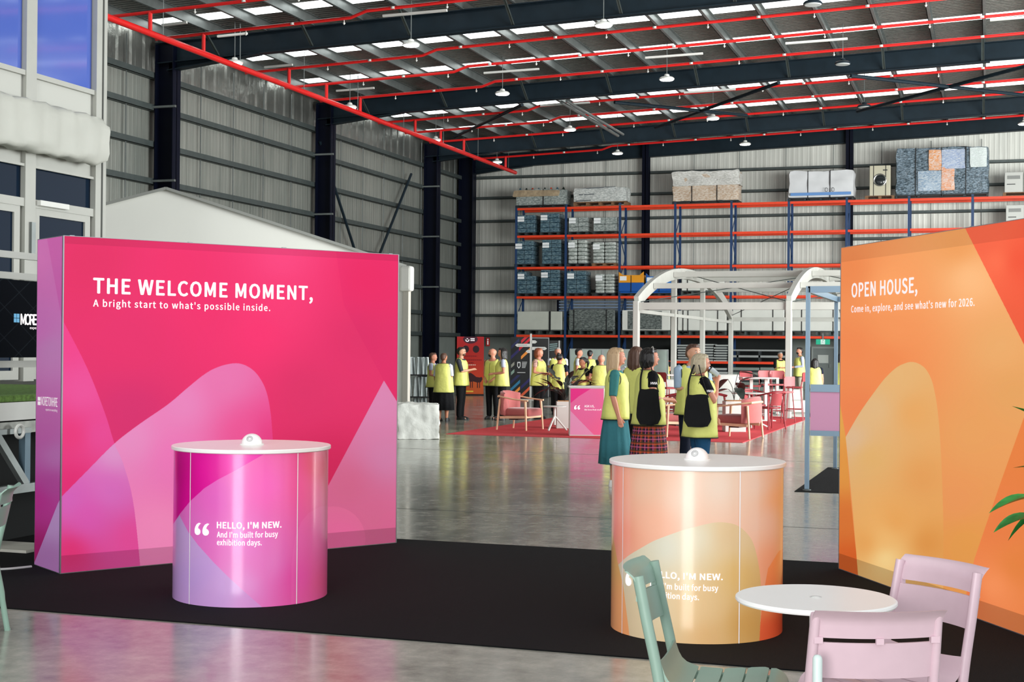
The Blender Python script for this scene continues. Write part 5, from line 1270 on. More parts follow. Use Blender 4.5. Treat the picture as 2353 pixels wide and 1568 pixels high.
# ------------------------------------------------------------------ banners and sign post
def flat_panel(name, label, cat, px0, px1, py0, D, print_fn, z0=.02, base=True, Wp=240, frame=None, emit=0.0):
    a_ = camp((px0+px1)/2, D); w = (px1-px0)/FOC*D; top = CAMZ-(py0-(802+.0085*((px0+px1)/2-1176)))*D/FOC
    r = thing(name, label, cat, a_, YAW); H = top-z0
    me = bpy.data.meshes.new('printed_sheet'); me.from_pydata([(-w/2, -.012, z0), (w/2, -.012, z0), (w/2, -.012, top), (-w/2, -.012, top)], [], [(0, 1, 2, 3)]); uv = me.uv_layers.new(name='uv')
    for i, qq in enumerate(((0, 0), (1, 0), (1, 1), (0, 1))): uv.data[i].uv = qq
    me.materials.append(printmat(name+' '+label[:12]+' print', print_fn(Wp, int(Wp*H/w)), .5, emit=emit)); o = bpy.data.objects.new('printed_sheet', me); COL.objects.link(o); o.parent = r
    MB().box(-w/2, w/2, -.008, .008, z0, top).build('backing', mat('black backing', '101114', .7), r)
    if base: MB().box(-w/2-.02, w/2+.02, -.12, .12, 0, .05).build('base', blackm, r, bevel=.01)
    if frame: 
        for (x0_, x1_, z0_, z1_) in ((-w/2-.03, -w/2, 0, top+.03), (w/2, w/2+.03, 0, top+.03), (-w/2, w/2, top, top+.03)): MB().box(x0_, x1_, -.02, .02, z0_, z1_).build('frame_bar', frame, r)
    return r, w, top
def redprint(W, H):
    x, y = np.meshgrid((np.arange(W)+.5)/W, (np.arange(H)+.5)/H); t = y[..., None]
    b = np.array([.93, .34, .12])*(1-t)+np.array([.72, .06, .10])*t
    b[y < .30] = (np.array([.93, .40, .14])*.9)
    dark = np.array([.22, .03, .08]); 
    b[((x-.5)/.27)**2+((y-.955)/.075)**2 < 1] = np.array([.28, .06, .16])
    for cx_ in (.33, .71): b[((x-cx_)/.12)**2+((y-.785)/.062)**2 < 1] = np.array([.16, .03, .08])
    for yy, x0_, x1_ in ((.665, .3, .75), (.60, .3, .92), (.55, .42, .62)): b[(np.abs(y-yy) < .010) & (x > x0_) & (x < x1_) & (((x*97).astype(int) % 7) != 0)] = np.array([.6, .05, .07])
    body = [(.38, .33), (.42, .25), (.5, .22), (.62, .23), (.78, .21), (.9, .22), (.96, .27), (.94, .31), (.85, .30), (.72, .31), (.62, .35), (.52, .38), (.45, .37)]
    b[inpoly(x, y, body)] = dark
    for x0_ in (.5, .57, .76, .84): b[(x > x0_) & (x < x0_+.03) & (y > .12) & (y < .24)] = dark
    b[(np.abs(y-.06) < .012) & (x > .3) & (x < .62)] = np.array([.97, .85, .3])
    b[(np.abs(y-.515) < .008) & (x > .38) & (x < .7) & (((x*70).astype(int) % 5) != 0)] = np.array([.95, .85, .8])
    return b
rb, rw, rt = flat_panel('pull_up_banner', 'red and orange pull-up banner with a dark ox, behind the man in glasses', 'banner', 1050, 1112, 774, 50, redprint)
lg = MB()
pts = [(-.035+.028*math.cos(t), rt-.10+.028*math.sin(t)) for t in [PI*1.05+PI*.9*i/10 for i in range(11)]]
lg.tube([(-.11+.055*math.cos(t), -.02, rt-.11+.06*math.sin(t)) for t in [PI*.95+PI*1.1*i/12 for i in range(13)]], .018, 6).build('emblem', ltr, rb); MB().tube([(-.13, -.02, rt-.06), (-.11, -.02, rt-.09), (-.09, -.02, rt-.06)], .015, 6).build('emblem', ltr, rb)
for k in range(2): MB().box(.0, .15, -.018, -.014, rt-.09-k*.06, rt-.055-k*.06).build('emblem_bar', ltr, rb)
def chev(W, H):
    x, y = np.meshgrid((np.arange(W)+.5)/W, (np.arange(H)+.5)/H); b = np.zeros((H, W, 3))+np.array([.03, .04, .06])
    cols = [(.9, .55, .2), (.15, .45, .6), (.1, .12, .3), (.5, .6, .55), (.55, .55, .5), (.12, .1, .35), (.75, .08, .15), (.85, .35, .2)]
    def band(y0, x0_, x1_, c, th=.055): b[(np.abs(y-(y0+(x-x0_)*.32)) < th/2) & (x > x0_) & (x < x1_)] = c
    for y0, x0_, x1_, k in ((.02, 0, .46, 0), (.13, 0, .46, 1), (.25, 0, .48, 2), (.40, .02, .2, 3), (.52, .02, .2, 4), (.66, 0, .5, 5), (.83, .02, .4, 2), (.03, .5, 1, 7), (.17, .5, 1, 5), (.66, .5, 1, 0), (.80, .4, .98, 6), (.92, 0.5, .98, 6)): band(y0, x0_, x1_, cols[k])
    b[(x > .18) & (x < 1) & (y > .38) & (y < .64)] = np.array([.015, .02, .03])
    for k in range(5): b[(np.abs(y-(.59-.022*k)) < .005) & (x > .55) & (x < .80-.02*k)] = .8
    b[(np.abs(y-.42) < .006) & (x > .32) & (x < .72)] = .75
    sh = inpoly(x, y, [(.32, .585), (.36, .60), (.40, .585), (.44, .60), (.48, .585), (.48, .52), (.40, .485), (.32, .52)]) & ~inpoly(x, y, [(.35, .575), (.45, .575), (.45, .525), (.40, .505), (.35, .525)]); b[sh] = .85
    return b
flat_panel('pull_up_banner', 'black banner with coloured diagonal stripes and a white shield emblem', 'banner', 1174, 1221, 775, 47, chev, Wp=260)
def blk(W, H): return np.zeros((H, W, 3))+np.array([.02, .025, .03])
flat_panel('display_board', 'black display panel in a thin grey frame behind the sign post', 'panel', 1223, 1260, 778, 48, blk, frame=mat('thin grey frame', '8a8d8f', .4, .4))
def sticks(W, H):
    b = np.zeros((H, W, 3))+np.array([.02, .03, .03]); x, y = np.meshgrid((np.arange(W)+.5)/W, (np.arange(H)+.5)/H)
    for k in range(4): b[(np.abs(y-(.93-.035*k)-x*.02) < .010) & (x < .66)] = np.array([.45, .55, .55])
    b[(np.abs(x-.82) < .05) & (y > .8)] = .75
    return b
flat_panel('display_board', 'dark panel with pale slanted marks right of the sign post', 'panel', 1263, 1290, 783, 49, sticks, Wp=120)
sq = camp(1220, 46); s_ = thing('sign_post', 'slim white post carrying four white direction arrows', 'sign', sq, YAW)
def zat(px, py, D): return CAMZ-(py-(802+.0085*(px-1176)))*D/FOC
MB().box(-.03, .03, -.03, .03, .02, zat(1220, 767, 46)).build('post', whit, s_); MB().box(-.36, .1, -.2, .2, 0, .03).build('base', whit, s_, bevel=.005)
for (x0_, x1_, py, sg) in ((-.51, -.03, 794, -1), (.03, .20, 786, 1), (.03, .52, 801, 1), (-.17, -.03, 808, -1)):
    z = zat(1220, py, 46); a_, b_ = (x0_, x1_); t_ = .05; mb = MB()
    if sg < 0: poly = [(b_, z-t_), (b_, z+t_), (a_+.06, z+t_), (a_, z), (a_+.06, z-t_)]
    else: poly = [(a_, z-t_), (b_-.06, z-t_), (b_, z), (b_-.06, z+t_), (a_, z+t_)]
    mb.prism(poly, lambda u, v, h: (u, h, v), -.045, -.033).build('arrow_board', whit, s_)
    MB().box(a_+.09, b_-.09 if b_-a_ > .25 else b_-.06, -.048, -.046, z-.012, z+.012).build('worn_lettering', mat('grey lettering', '9a9c9e', .6), s_)
# fire point marker on the wall
q = on_Y(1121, 786, YB-.1); fx = thing('fire_sign', 'small red and white extinguisher sign on the back wall by the red banner', 'sign', q)
MB().box(-.09, .09, .0, .02, -.2, .2).build('plate', mat('red sign', 'c02a26', .5), fx); MB().box(-.025, .025, -.006, 0, -.13, .06).build('symbol', ltr, fx); MB().box(-.03, .03, -.006, 0, .09, .14).build('symbol', ltr, fx)
# exit sign and door
eq = on_Y(1891, 786, RY-.075); ex = thing('exit_sign', 'green lit emergency exit sign above the grey door', 'sign', eq)
w = 30/FOC*62*1.0
MB().box(-w/2, w/2, -.03, .03, -.11, .11).build('light_box', mat('green exit light box', '16876a', .5, emit='1c9a78', es=.5), ex, bevel=.006)
MB().box(-.09, .09, -.036, -.03, -.1, .1).build('pictogram_field', emitmat('exit white', 'd8f2e8', .8), ex)
gdk = mat('dark green pictogram', '0c5a44', .6)
MB().ell((.01, -.04, .065), (.017, .004, .017), 10, 6).bar((.0, -.038, .04), (-.02, -.038, -.01), .03, .006).bar((-.02, -.038, -.01), (.03, -.038, -.05), .015, .006).bar((-.02, -.038, -.01), (-.06, -.038, -.07), .015, .006).build('running_figure', gdk, ex)
MB().box(-.03, .03, -.01, .034, .1, .36).build('bracket', galv, ex)
dx0 = on_Y(1868, 860, YB-.1).x; dx1 = on_Y(1916, 860, YB-.1).x; dz = on_Y(1891, 801, YB-.1).z
door = bpy.data.objects.new('door_1', MB().box(dx0, dx1, YB-.1, YB-.02, 0, dz).mesh('door_1', mat('grey steel door', '6d7472', .5))); COL.objects.link(door); struct(door)
for (x0_, x1_, z0_, z1_) in ((dx0-.07, dx0, 0, dz+.07), (dx1, dx1+.07, 0, dz+.07), (dx0, dx1, dz, dz+.07)): MB().box(x0_, x1_, YB-.14, YB-.01, z0_, z1_).build('door_frame', mat('door frame grey', '8b918e', .5), door)
MB().box(dx1-.2, dx1-.12, YB-.14, YB-.1, .95, 1.1).build('door_handle', galv, door)
MB().box(dx0+.2, dx0+.65, YB-.12, YB-.1, 1.15, 1.5).build('notice', mat('pale notice', 'b8bdb8', .6), door)
# portable fence panels and the black rack with grey folded chairs at the left
fq = camp(1345, 41); fp = thing('barrier_fence', 'grey mesh-like temporary wall panels behind the group at the desk', 'fence', fq, YAW)
for k in range(3):
    x0_ = -.45+k*.95; MB().box(x0_+.03, x0_+.92, -.01, .01, .12, 1.64).build('fence_panel', mat('grey green sheeting', '7f8b84', .6, noise=.1, scale=3), fp)
    for xx in (x0_, x0_+.92): MB().box(xx, xx+.03, -.02, .02, 0, 1.67).build('fence_post', galv, fp)
    MB().box(x0_+.03, x0_+.92, -.02, .02, 1.64, 1.67).build('fence_rail', galv, fp); MB().box(x0_+.03, x0_+.92, -.02, .02, .09, .12).build('fence_rail', galv, fp)
rq = camp(957, 36); br = thing('display_rack', 'black open rack holding folded grey chairs behind the blurred person', 'rack', rq, YAW)
for xx in (-.36, .33):
    for yy in (0, .5): MB().box(xx, xx+.035, yy, yy+.035, 0, 1.35).build('upright', blackm, br)
for z in (.42, .98, .12): MB().box(-.36, .365, 0, .535, z-.03, z).build('shelf', blackm, br)
gcl = mat('pale grey folded seat', 'a9b2b2', .5, noise=.1, scale=12)
for (zb, zt, xs) in ((.98, 1.42, (-.30, -.12, .08, .22)), (.42, .92, (-.22, .0, .18)), (.0, .40, (-.22, .0, .18))):
    for k, xx in enumerate(xs):
        q = Vector((rq.x, rq.y, zb)) + r0*xx + f0*.22; r = thing('folded_chair', 'folded pale grey chair, %s on the %s of the black rack' % (('first', 'second', 'third', 'fourth')[k]+' from the left', {.98: 'top', .42: 'middle', .0: 'bottom'}[zb]), 'folded chair', q, YAW, 'folded chairs on the black rack'); h = zt-zb
        mb = MB()
        mb.add([(x_*(1-.35*abs(z_/h-.5)), .04+.03*math.sin(x_*40+k)+y_, z_) for y_ in (0, .05) for z_ in (0, h*.25, h*.5, h*.75, h) for x_ in (-.09, -.03, .03, .09)], [(o_*20+j*4+i, o_*20+j*4+i+1, o_*20+(j+1)*4+i+1, o_*20+(j+1)*4+i) for o_ in (0, 1) for j in range(4) for i in range(3)]+[(j*4, j*4+4, 20+j*4+4, 20+j*4) for j in range(4)]+[(j*4+3, j*4+7, 20+j*4+7, 20+j*4+3) for j in range(4)]+[(16, 17, 18, 19, 39, 38, 37, 36)]); mb.build('seat_shell', gcl, r)
        for sx in (-.075, .075): MB().tube([(sx, .02, 0), (sx*.6, .01, h*.98)], .012, 6).build('leg', gcl, r)
# ------------------------------------------------------------------ people
hv = mat('yellow hi-vis fabric', 'e8ea80', .6, noise=.05, scale=6, bump=.35, bscale=14)
hv_trim = mat('dark vest binding', '14201c', .7)
skin_a = mat('fair skin', 'd9a184', .55); skin_b = mat('rosy skin', 'd48f76', .55); skin_c = mat('tan skin', 'b87a5c', .55)
eyew = mat('eye white', 'e6e2de', .3); eyed = mat('dark iris', '241a16', .25); lipm = mat('lip tone', 'b4605a', .5)
def cloth(name, col, **k): return mat(name, col, .85, spec=.2, noise=.06, scale=8, bump=.3, bscale=20, **k)
def person(label, loc, yaw, H=1.65, fem=True, skin=None, hair=None, hstyle='long', top=None, sleeve='short', vest=True, bottom='trousers', bcol=None, arms=('down', 'down'), near=False, shoes='1b1b1d', beard=None, glasses=False, head_turn=0.0, stout=1.0, hem=.80, lean=0.0, band=False):
    skin = skin or skin_a; s = H/1.7; vox = .0095 if near else .016
    r = thing('person', label, 'person', loc, yaw); r.scale = (s, s, s)
    W = stout*(1.0 if fem else 1.08); sh = .168 if fem else .192
    B = MB()
    hipw = .168*stout if fem else .158*stout
    TOR = [(.80, hipw*.72, .095*stout, 0, 0), (.88, hipw, .118*stout, 0, 0), (.98, hipw*.97, .115*stout, 0, 0), (1.08, .138*W, .100*stout, 0, .004), (1.18, .148*W, .108*stout, 0, .006), (1.28, .160*W, .120*stout, 0, .010), (1.36, sh*.98, .105, 0, .0), (1.41, sh*.86, .080, 0, -.005), (1.445, .095, .066, 0, -.008), (1.47, .058, .058, 0, -.008)]
    B.loft(TOR, 22)
    B.capsule([(0, -.01, 1.42), (0, .008, 1.53)], [.058, .052], 14)
    HR = Matrix.Rotation(head_turn, 4, 'Z')
    def hd(p): q = HR@Vector(p); return (q.x, q.y, q.z)
    Hm = MB(); Hm.ell((0, 0, 0), (.080, .099, .110), 22, 16); hv_ = []
    for (x, y, z) in Hm.v:       # fuller crown, taper the jaw, flatten the face, bring the brow forward
        if z > 0: q_ = (z/.110); k2 = 1+.13*math.sin(min(1, q_)*PI); x *= k2; y *= k2
        if z < 0: x *= 1+z*2.4; y = y*(1+z*1.2)+(-z)*.16
        if y > .05: y = .05+(y-.05)*.86
        hv_.append((x, y, z))
    HC = Vector((0, .012, 1.592))
    B.add([hd((x, y+HC.y, z+HC.z)) for x, y, z in hv_], Hm.f)
    B.capsule([hd((0, .098, 1.608)), hd((0, .115, 1.577))], [.008, .0135], 8)
    B.ell(hd((0, .092, 1.525)), (.022, .016, .018), 10, 7)
    for sx in (-1, 1): B.ell(hd((sx*.078, .0, 1.585)), (.012, .02, .032), 8, 7)
    sitz = .0
    LEG = [((.088, 0, .90), .088), ((.092, .008, .70), .078), ((.094, .012, .49), .053), ((.095, -.005, .34), .055), ((.096, -.018, .09), .036)]
    for sx in (-1, 1):
        B.capsule([(sx*p[0], p[1], p[2]) for p, _ in LEG], [q*stout**.5 for _, q in LEG], 12)
        B.capsule([(sx*.097, -.03, .045), (sx*.105, .08, .04), (sx*.108, .15, .03)], [.036, .034, .026], 10)
    POSE = {'down': ((.222, -.02, 1.12), (.225, .05, .875)), 'back': ((.225, -.05, 1.12), (.2, .0, .88)), 'front': ((.225, -.015, 1.13), (.085, .215, 1.10)), 'low': ((.225, .0, 1.12), (.10, .18, .96)), 'crossed': ((.225, .03, 1.14), (-.06, .185, 1.16)),
            'cup': ((.20, .12, 1.15), (.05, .19, 1.365)), 'point': ((.24, .10, 1.16), (.20, .32, 1.13)), 'hip': ((.27, -.05, 1.14), (.15, .12, 1.04)), 'out': ((.26, .12, 1.24), (.22, .33, 1.30)), 'phone': ((.21, .08, 1.14), (.08, .26, 1.18))}
    SL = MB(); sl_end = {'short': .55, 'elbow': 1.0, 'long': 1.97, 'none': 0}[sleeve]; wr_ = []
    for k, sx in ((0, -1), (1, 1)):
        e, w = POSE[arms[k]]; S0 = Vector((sx*(sh+.012), -.002, 1.385)); E = Vector((sx*e[0], e[1], e[2])); Wp = Vector((sx*w[0], w[1], w[2]))
        B.capsule([S0, S0.lerp(E, .5), E, E.lerp(Wp, .35), Wp], [.049*stout**.5, .043*stout**.5, .036, .037, .025], 12)
        d = (Wp-E).normalized(); hl = .085
        side = d.cross(Vector((0, 0, 1)) if abs(d.z) < .8 else Vector((0, 1, 0))).normalized(); nrm = side.cross(d).normalized()
        if arms[k] in ('down', 'back'): side = Vector((0, 1, 0)); nrm = Vector((-sx, 0, 0))
        P0 = Wp+d*.015; P1 = Wp+d*hl; B.capsule([P0, P1], [.026, .032], 10)
        for f_, off in enumerate((-.027, -.009, .009, .026)):
            L_ = (.062, .072, .068, .055)[f_]; b0 = P1+side*off-d*.006; c1 = 1.0
            B.capsule([b0, b0+d*L_*.5-nrm*.006*c1, b0+d*L_*.85+nrm*(-.026)*c1], [.0105, .0095, .008], 7)
        tb_ = P0+d*.02+side*(.026 if arms[k] in ('down', 'back') else -.026*sx); td_ = (d*.7+side*(.6 if arms[k] in ('down', 'back') else -.6*sx)).normalized(); B.capsule([tb_, tb_+td_*.03, tb_+td_*.05+d*.012], [.013, .011, .009], 7)
        wr_.append(P1)
        if sl_end > 0:
            pts = [S0-Vector((sx*.03, 0, -.01)), S0]; rs = [.062, .061*stout**.5]
            if sl_end <= 1: pts += [S0.lerp(E, sl_end*.5), S0.lerp(E, sl_end)]; rs += [.057*stout**.5, (.056 if sleeve == 'short' else .050)*stout**.5]
            else: pts += [S0.lerp(E, .5), E, E.lerp(Wp, .5), E.lerp(Wp, .95)]; rs += [.055, .048, .043, .034]
            SL.tube(pts, rs, 14)
    body = remeshed(B, 'body', skin, r, vox, 2)
    # face
    for sx in (-1, 1):
        MB().ell(hd((sx*.031, .0985, 1.607)), (.0135, .0065, .0075), 10, 6).build('eye', eyew, r, True); MB().ell(hd((sx*.031, .1040, 1.607)), (.0062, .0025, .0062), 8, 5).build('iris', eyed, r, True)
        MB().tube([hd((sx*.046, .094, 1.627)), hd((sx*.032, .1025, 1.632)), hd((sx*.016, .106, 1.628))], [.002, .0032, .002], 6).build('eyebrow', hair or eyed, r, True)
    MB().tube([hd((-.022, .094, 1.547)), hd((-.008, .1035, 1.5505)), (hd((0, .1035, 1.549))), hd((.008, .1035, 1.5505)), hd((.022, .094, 1.547))], [.002, .0052, .0048, .0052, .002], 6).build('mouth', lipm, r, True)
    if glasses:
        for sx in (-1, 1):
            MB().tube([hd((sx*.033+.023*math.cos(t), .108, 1.604+.018*math.sin(t))) for t in [2*PI*i/16 for i in range(17)]], .0022, 5).build('glasses_rim', eyed, r); MB().tube([hd((sx*.056, .106, 1.608)), hd((sx*.079, .0, 1.6))], .002, 5).build('glasses_arm', eyed, r)
        MB().tube([hd((-.01, .109, 1.606)), hd((.01, .109, 1.606))], .0025, 5).build('glasses_bridge', eyed, r)
    # hair
    if hstyle != 'bald' and hair:
        hb = MB(); nz = 0
        if hstyle in ('short', 'shorttop'):
            hb.ell(hd((0, -.012, 1.632)), (.083, .098, .086), 18, 12); hb.ell(hd((0, .045, 1.682)), (.062, .05, .034), 12, 8); hb.ell(hd((0, -.058, 1.585)), (.066, .046, .062), 12, 8)
        else:
            hb.ell(hd((0, -.014, 1.628)), (.090, .102, .094), 20, 12); hb.ell(hd((0, .038, 1.678)), (.070, .058, .038), 14, 8)
            if hstyle == 'long':
                for k in range(9):
                    a_ = PI+PI*(k/8)*1.0; a_ = PI*.93+PI*1.14*k/8; x, y = .078*math.cos(a_), .082*math.sin(a_)-.004; hb.capsule([hd((x*.95, y, 1.63)), hd((x*1.12, y*1.02, 1.54)), hd((x*1.2, y*1.0-.01, 1.46)), hd((x*1.1, y*1.05-.012, 1.385+.02*(k % 2)))], [.034, .034, .030, .016], 9)
            elif hstyle == 'bob':
                for k in range(9):
                    a_ = PI*.93+PI*1.14*k/8; x, y = .078*math.cos(a_), .082*math.sin(a_)-.004; hb.capsule([hd((x, y, 1.63)), hd((x*1.15, y*1.05, 1.55)), hd((x*1.1, y, 1.485+.012*(k % 3)))], [.033, .034, .022], 9)
            elif hstyle == 'pony':
                hb.ell(hd((0, -.11, 1.655)), (.035, .03, .032), 10, 7); hb.capsule([hd((0, -.125, 1.655)), hd((0, -.16, 1.58)), hd((.01, -.14, 1.46))], [.03, .038, .018], 10)
            elif hstyle == 'bun': hb.ell(hd((0, -.06, 1.715)), (.04, .04, .036), 12, 8)
        ho = remeshed(hb, 'hair', hair, r, .009 if near else .014, 1)
    if beard: 
        hb = MB(); hb.ell(hd((0, .062, 1.538)), (.055, .048, .042), 14, 9); hb.ell(hd((0, .098, 1.565)), (.026, .014, .007), 8, 6); hb.build('beard', beard, r, True)
    if band:
        MB().tube([hd((.088*math.sin(t), .05*math.cos(t)*.2+.03, 1.63+.098*math.cos(t))) for t in [-1.25+2.5*i/14 for i in range(15)]], .008, 6).build('hair_clip', mat('silver hair clip', 'd8d4d0', .3, .7), r)
    # shirt
    if top:
        TS = MB(); TS.loft([(z, a+.012, b+.012, ox, oy) for z, a, b, ox, oy in TOR if .9 < z < 1.43]+[(1.44, .085, .072, 0, -.008)], 24); TS.add(SL.v, SL.f)
        remeshed(TS, 'shirt', top, r, .011 if near else .017, 1)
    # hi-vis vest: open tube of fabric with arm holes left to the sleeves
    if vest:
        n = 30; flare = 1.0; prof = [(hem, .218, .175, 0), (hem+.05, .213, .172, .004), (hem+.15, .205, .165, .006), (1.10, .190, .152, .01), (1.20, .184, .15, .012), (1.28, .182, .148, .012), (1.345, .184, .132, .006), (1.395, .172, .107, 0), (1.428, .135, .088, -.006), (1.452, .098, .078, -.01)]
        k_ = W; vs = []
        for i, (z, a_, b_, oy) in enumerate(prof):
            for j in range(n):
                t = 2*PI*j/n; wob = 1+.050*math.sin(5*t+i*.35+k_*9)*max(0, (1.2-z)*2.0)+.014*math.sin(9*t+i*1.3)+.012*math.sin(4*t-i*.9)
                x = a_*k_*wob*abs(math.cos(t))**.85*math.copysign(1, math.cos(t)); y = b_*stout*wob*abs(math.sin(t))**.85*math.copysign(1, math.sin(t))+oy
                dz = -.075*max(0, math.sin(t))**2 if i == len(prof)-1 else 0
                if i == len(prof)-2: dz = -.03*max(0, math.sin(t))**2
                vs.append((x, y, z+dz))
        fs = [(i*n+j, i*n+(j+1) % n, (i+1)*n+(j+1) % n, (i+1)*n+j) for i in range(len(prof)-1) for j in range(n)]
        vo = MB().add(vs, fs).build('hi_vis_vest', hv, r, 80); md = vo.modifiers.new('thickness', 'SOLIDIFY'); md.thickness = .006
        MB().tube([vs[j] for j in range(n)]+[vs[0]], .0065 if near else .008, 5, False).build('vest_hem', hv_trim, r); MB().tube([vs[(len(prof)-1)*n+j] for j in range(n)]+[vs[(len(prof)-1)*n]], .005, 5, False).build('vest_neckline', hv_trim, r)
        for sx in (-1, 1): MB().tube([(sx*(.166*k_+.012*math.cos(t)), .074*math.cos(t)-.002, 1.325+.098*math.sin(t)) for t in [2*PI*i/18 for i in range(19)]], .0055, 5, False).build('vest_armhole', hv_trim, r)
        MB().tube([(0, b_*stout+oy+.004 if z < 1.3 else b_*stout+oy-.0, z) for z, a_, b_, oy in prof[:7]], .0035, 5).build('vest_zip', hv_trim, r)
    # lower body
    if bottom == 'trousers':
        TR = MB(); TR.loft([(z, a+.014, b+.014, ox, oy) for z, a, b, ox, oy in TOR if z < 1.0]+[(1.02, .15*W+.01, .115*stout, 0, 0)], 22)
        for sx in (-1, 1): TR.capsule([(sx*.088, 0, .88), (sx*.094, .006, .68), (sx*.097, .008, .47), (sx*.099, -.01, .28), (sx*.10, -.012, .11)], [.104*stout**.5, .092*stout**.5, .074, .068, .064], 14)
        remeshed(TR, 'trousers', bcol, r, .012 if near else .018, 1)
    else:
        zb = .40 if bottom == 'skirt' else .28; n = 48; prof = [(1.02, .150, .115), (.94, .175, .135), (.84, .19, .15), (.70, .205, .17), (.55, .218, .188), (zb, .232, .205)]
        vs = []
        for i, (z, a_, b_) in enumerate(prof):
            for j in range(n):
                t = 2*PI*j/n; pl_ = 1+.045*(i/5)*math.sin(11*t+.5*math.sin(i))
                vs.append((a_*stout*pl_*math.cos(t), b_*stout*pl_*math.sin(t), z))
        so = MB().add(vs, [(i*n+j, i*n+(j+1) % n, (i+1)*n+(j+1) % n, (i+1)*n+j) for i in range(5) for j in range(n)]).build('skirt', bcol, r, 80); md = so.modifiers.new('t', 'SOLIDIFY'); md.thickness = .006
        if bottom == 'plaid':
            me = so.data; uv = me.uv_layers.new(name='uv')
            for p_ in me.polygons:
                j0 = p_.vertices[0] % n
                for li in p_.loop_indices:
                    vi = me.loops[li].vertex_index; i, j = divmod(vi, n); jj = j if not (j == 0 and j0 == n-1) else n
                    uv.data[li].uv = (jj/n, prof[i][0])
    sm = mat('shoe '+shoes, shoes, .5)
    for sx in (-1, 1):
        MB().loft([(0, .042, .125, 0, 0), (.02, .045, .13, 0, 0), (.045, .043, .118, 0, -.006), (.07, .036, .085, 0, -.035), (.085, .033, .055, 0, -.06)], 16, fn=lambda i, t, x, y, z: (x+sx*.103, y+.055, z)).build('shoe', sm, r, 60)
    return r
def at_px(px, D): return camp(px, D)
black_t = cloth('black jersey', '0e0f12'); blackt2 = cloth('black trousers', '101114'); navy_t = cloth('navy shirt', '151b2c')
blond = mat('blonde hair', 'c8a883', .45, bump=.8, bscale=60, stretch=(1, 1, .1), noise=.12, scale=30); ashb = mat('ash blonde hair', 'bcae92', .45, bump=.8, bscale=60, stretch=(1, 1, .1), noise=.12, scale=30)
brownh = mat('brown hair', '5a3b2c', .45, bump=.8, bscale=60, stretch=(1, 1, .1), noise=.15, scale=30); blackh = mat('black hair', '15100f', .4, bump=.8, bscale=60, stretch=(1, 1, .1)); redh = mat('copper hair', '8f4a2c', .45, bump=.8, bscale=60, stretch=(1, 1, .1), noise=.12, scale=30)
greyh = mat('grey hair', '9a9590', .5, bump=.6, bscale=60); teal = cloth('teal blouse', '3f7f80'); tealsk = cloth('teal denim skirt', '3a7680')
def plaid():
    W, H = 720, 420; x, y = np.meshgrid(np.arange(W), np.arange(H)); b = np.zeros((H, W, 3))+np.array([.13, .06, .16])
    def st(v, p, o, w): return ((v+o) % p) < w
    for v, ax in ((x, 0), (y, 1)):
        b[st(v, 60, 0, 16)] = b[st(v, 60, 0, 16)]*.4+np.array([.95, .38, .15])*.6; b[st(v, 60, 26, 12)] = b[st(v, 60, 26, 12)]*.5+np.array([.85, .12, .38])*.5
        b[st(v, 60, 45, 3)] = np.array([.92, .72, .3]); b[st(v, 60, 20, 2)] = np.array([.85, .65, .75]); b[st(v, 60, 50, 8)] *= .45
    return b
plm = printmat('plaid skirt cloth', plaid(), .85); plm.node_tree.nodes['Image Texture'].extension = 'REPEAT'
pt = plm.node_tree; mp_n = pt.nodes.new('ShaderNodeMapping'); uvn = pt.nodes.new('ShaderNodeUVMap'); mp_n.inputs['Scale'].default_value = (1.15, 1.5, 1); pt.links.new(uvn.outputs[0], mp_n.inputs[0]); pt.links.new(mp_n.outputs[0], pt.nodes['Image Texture'].inputs['Vector'])
denim = cloth('blue denim', '1f4d70'); lilac = cloth('lilac shirt', 'b9bfd6'); floral = mat('red floral blouse', 'c49a90', .8, noise=.6, scale=45); greysh = cloth('charcoal shirt', '3b3e46'); whitesh = cloth('white shirt', 'cfd4dc'); beige = cloth('beige trousers', 'b9b2a2')
# the three women in front and the two people with them
pA = person('person in a teal blouse and long teal skirt with blonde hair, wearing a yellow vest', at_px(1416, 17.2), faceyaw(98), 1.66, True, skin_b, blond, 'long', teal, 'elbow', True, 'long', tealsk, ('down', 'down'), True, 'e8e6e2', hem=.83)
pB = person('person with black wavy hair, plaid skirt and black tee under a yellow vest', at_px(1492, 16.6), faceyaw(80), 1.66, True, skin_b, blackh, 'bob', black_t, 'short', True, 'plaid', plm, ('front', 'front'), True, '1b1b1d', band=True, stout=1.14, hem=.80, head_turn=-.1)
pC = person('person with ash blonde hair and glasses drinking from a cup', at_px(1610, 16.0), faceyaw(82), 1.60, True, skin_b, ashb, 'bob', black_t, 'short', True, 'trousers', denim, ('low', 'cup'), True, '1b1b1d', glasses=True, stout=1.18, hem=.72)
pD = person('tall person with short brown hair standing behind the person drinking', at_px(1592, 18.6), faceyaw(160), 1.72, False, skin_a, brownh, 'short', cloth('pale blue shirt', 'a9bfd8'), 'elbow', True, 'trousers', navy_t, ('crossed', 'crossed'), True, head_turn=.25)
pE = person('person with brown hair half hidden between the teal and the plaid skirts', at_px(1462, 19.2), faceyaw(30), 1.68, True, skin_b, brownh, 'long', whitesh, 'elbow', True, 'trousers', blackt2, ('front', 'front'), True, hem=.8)
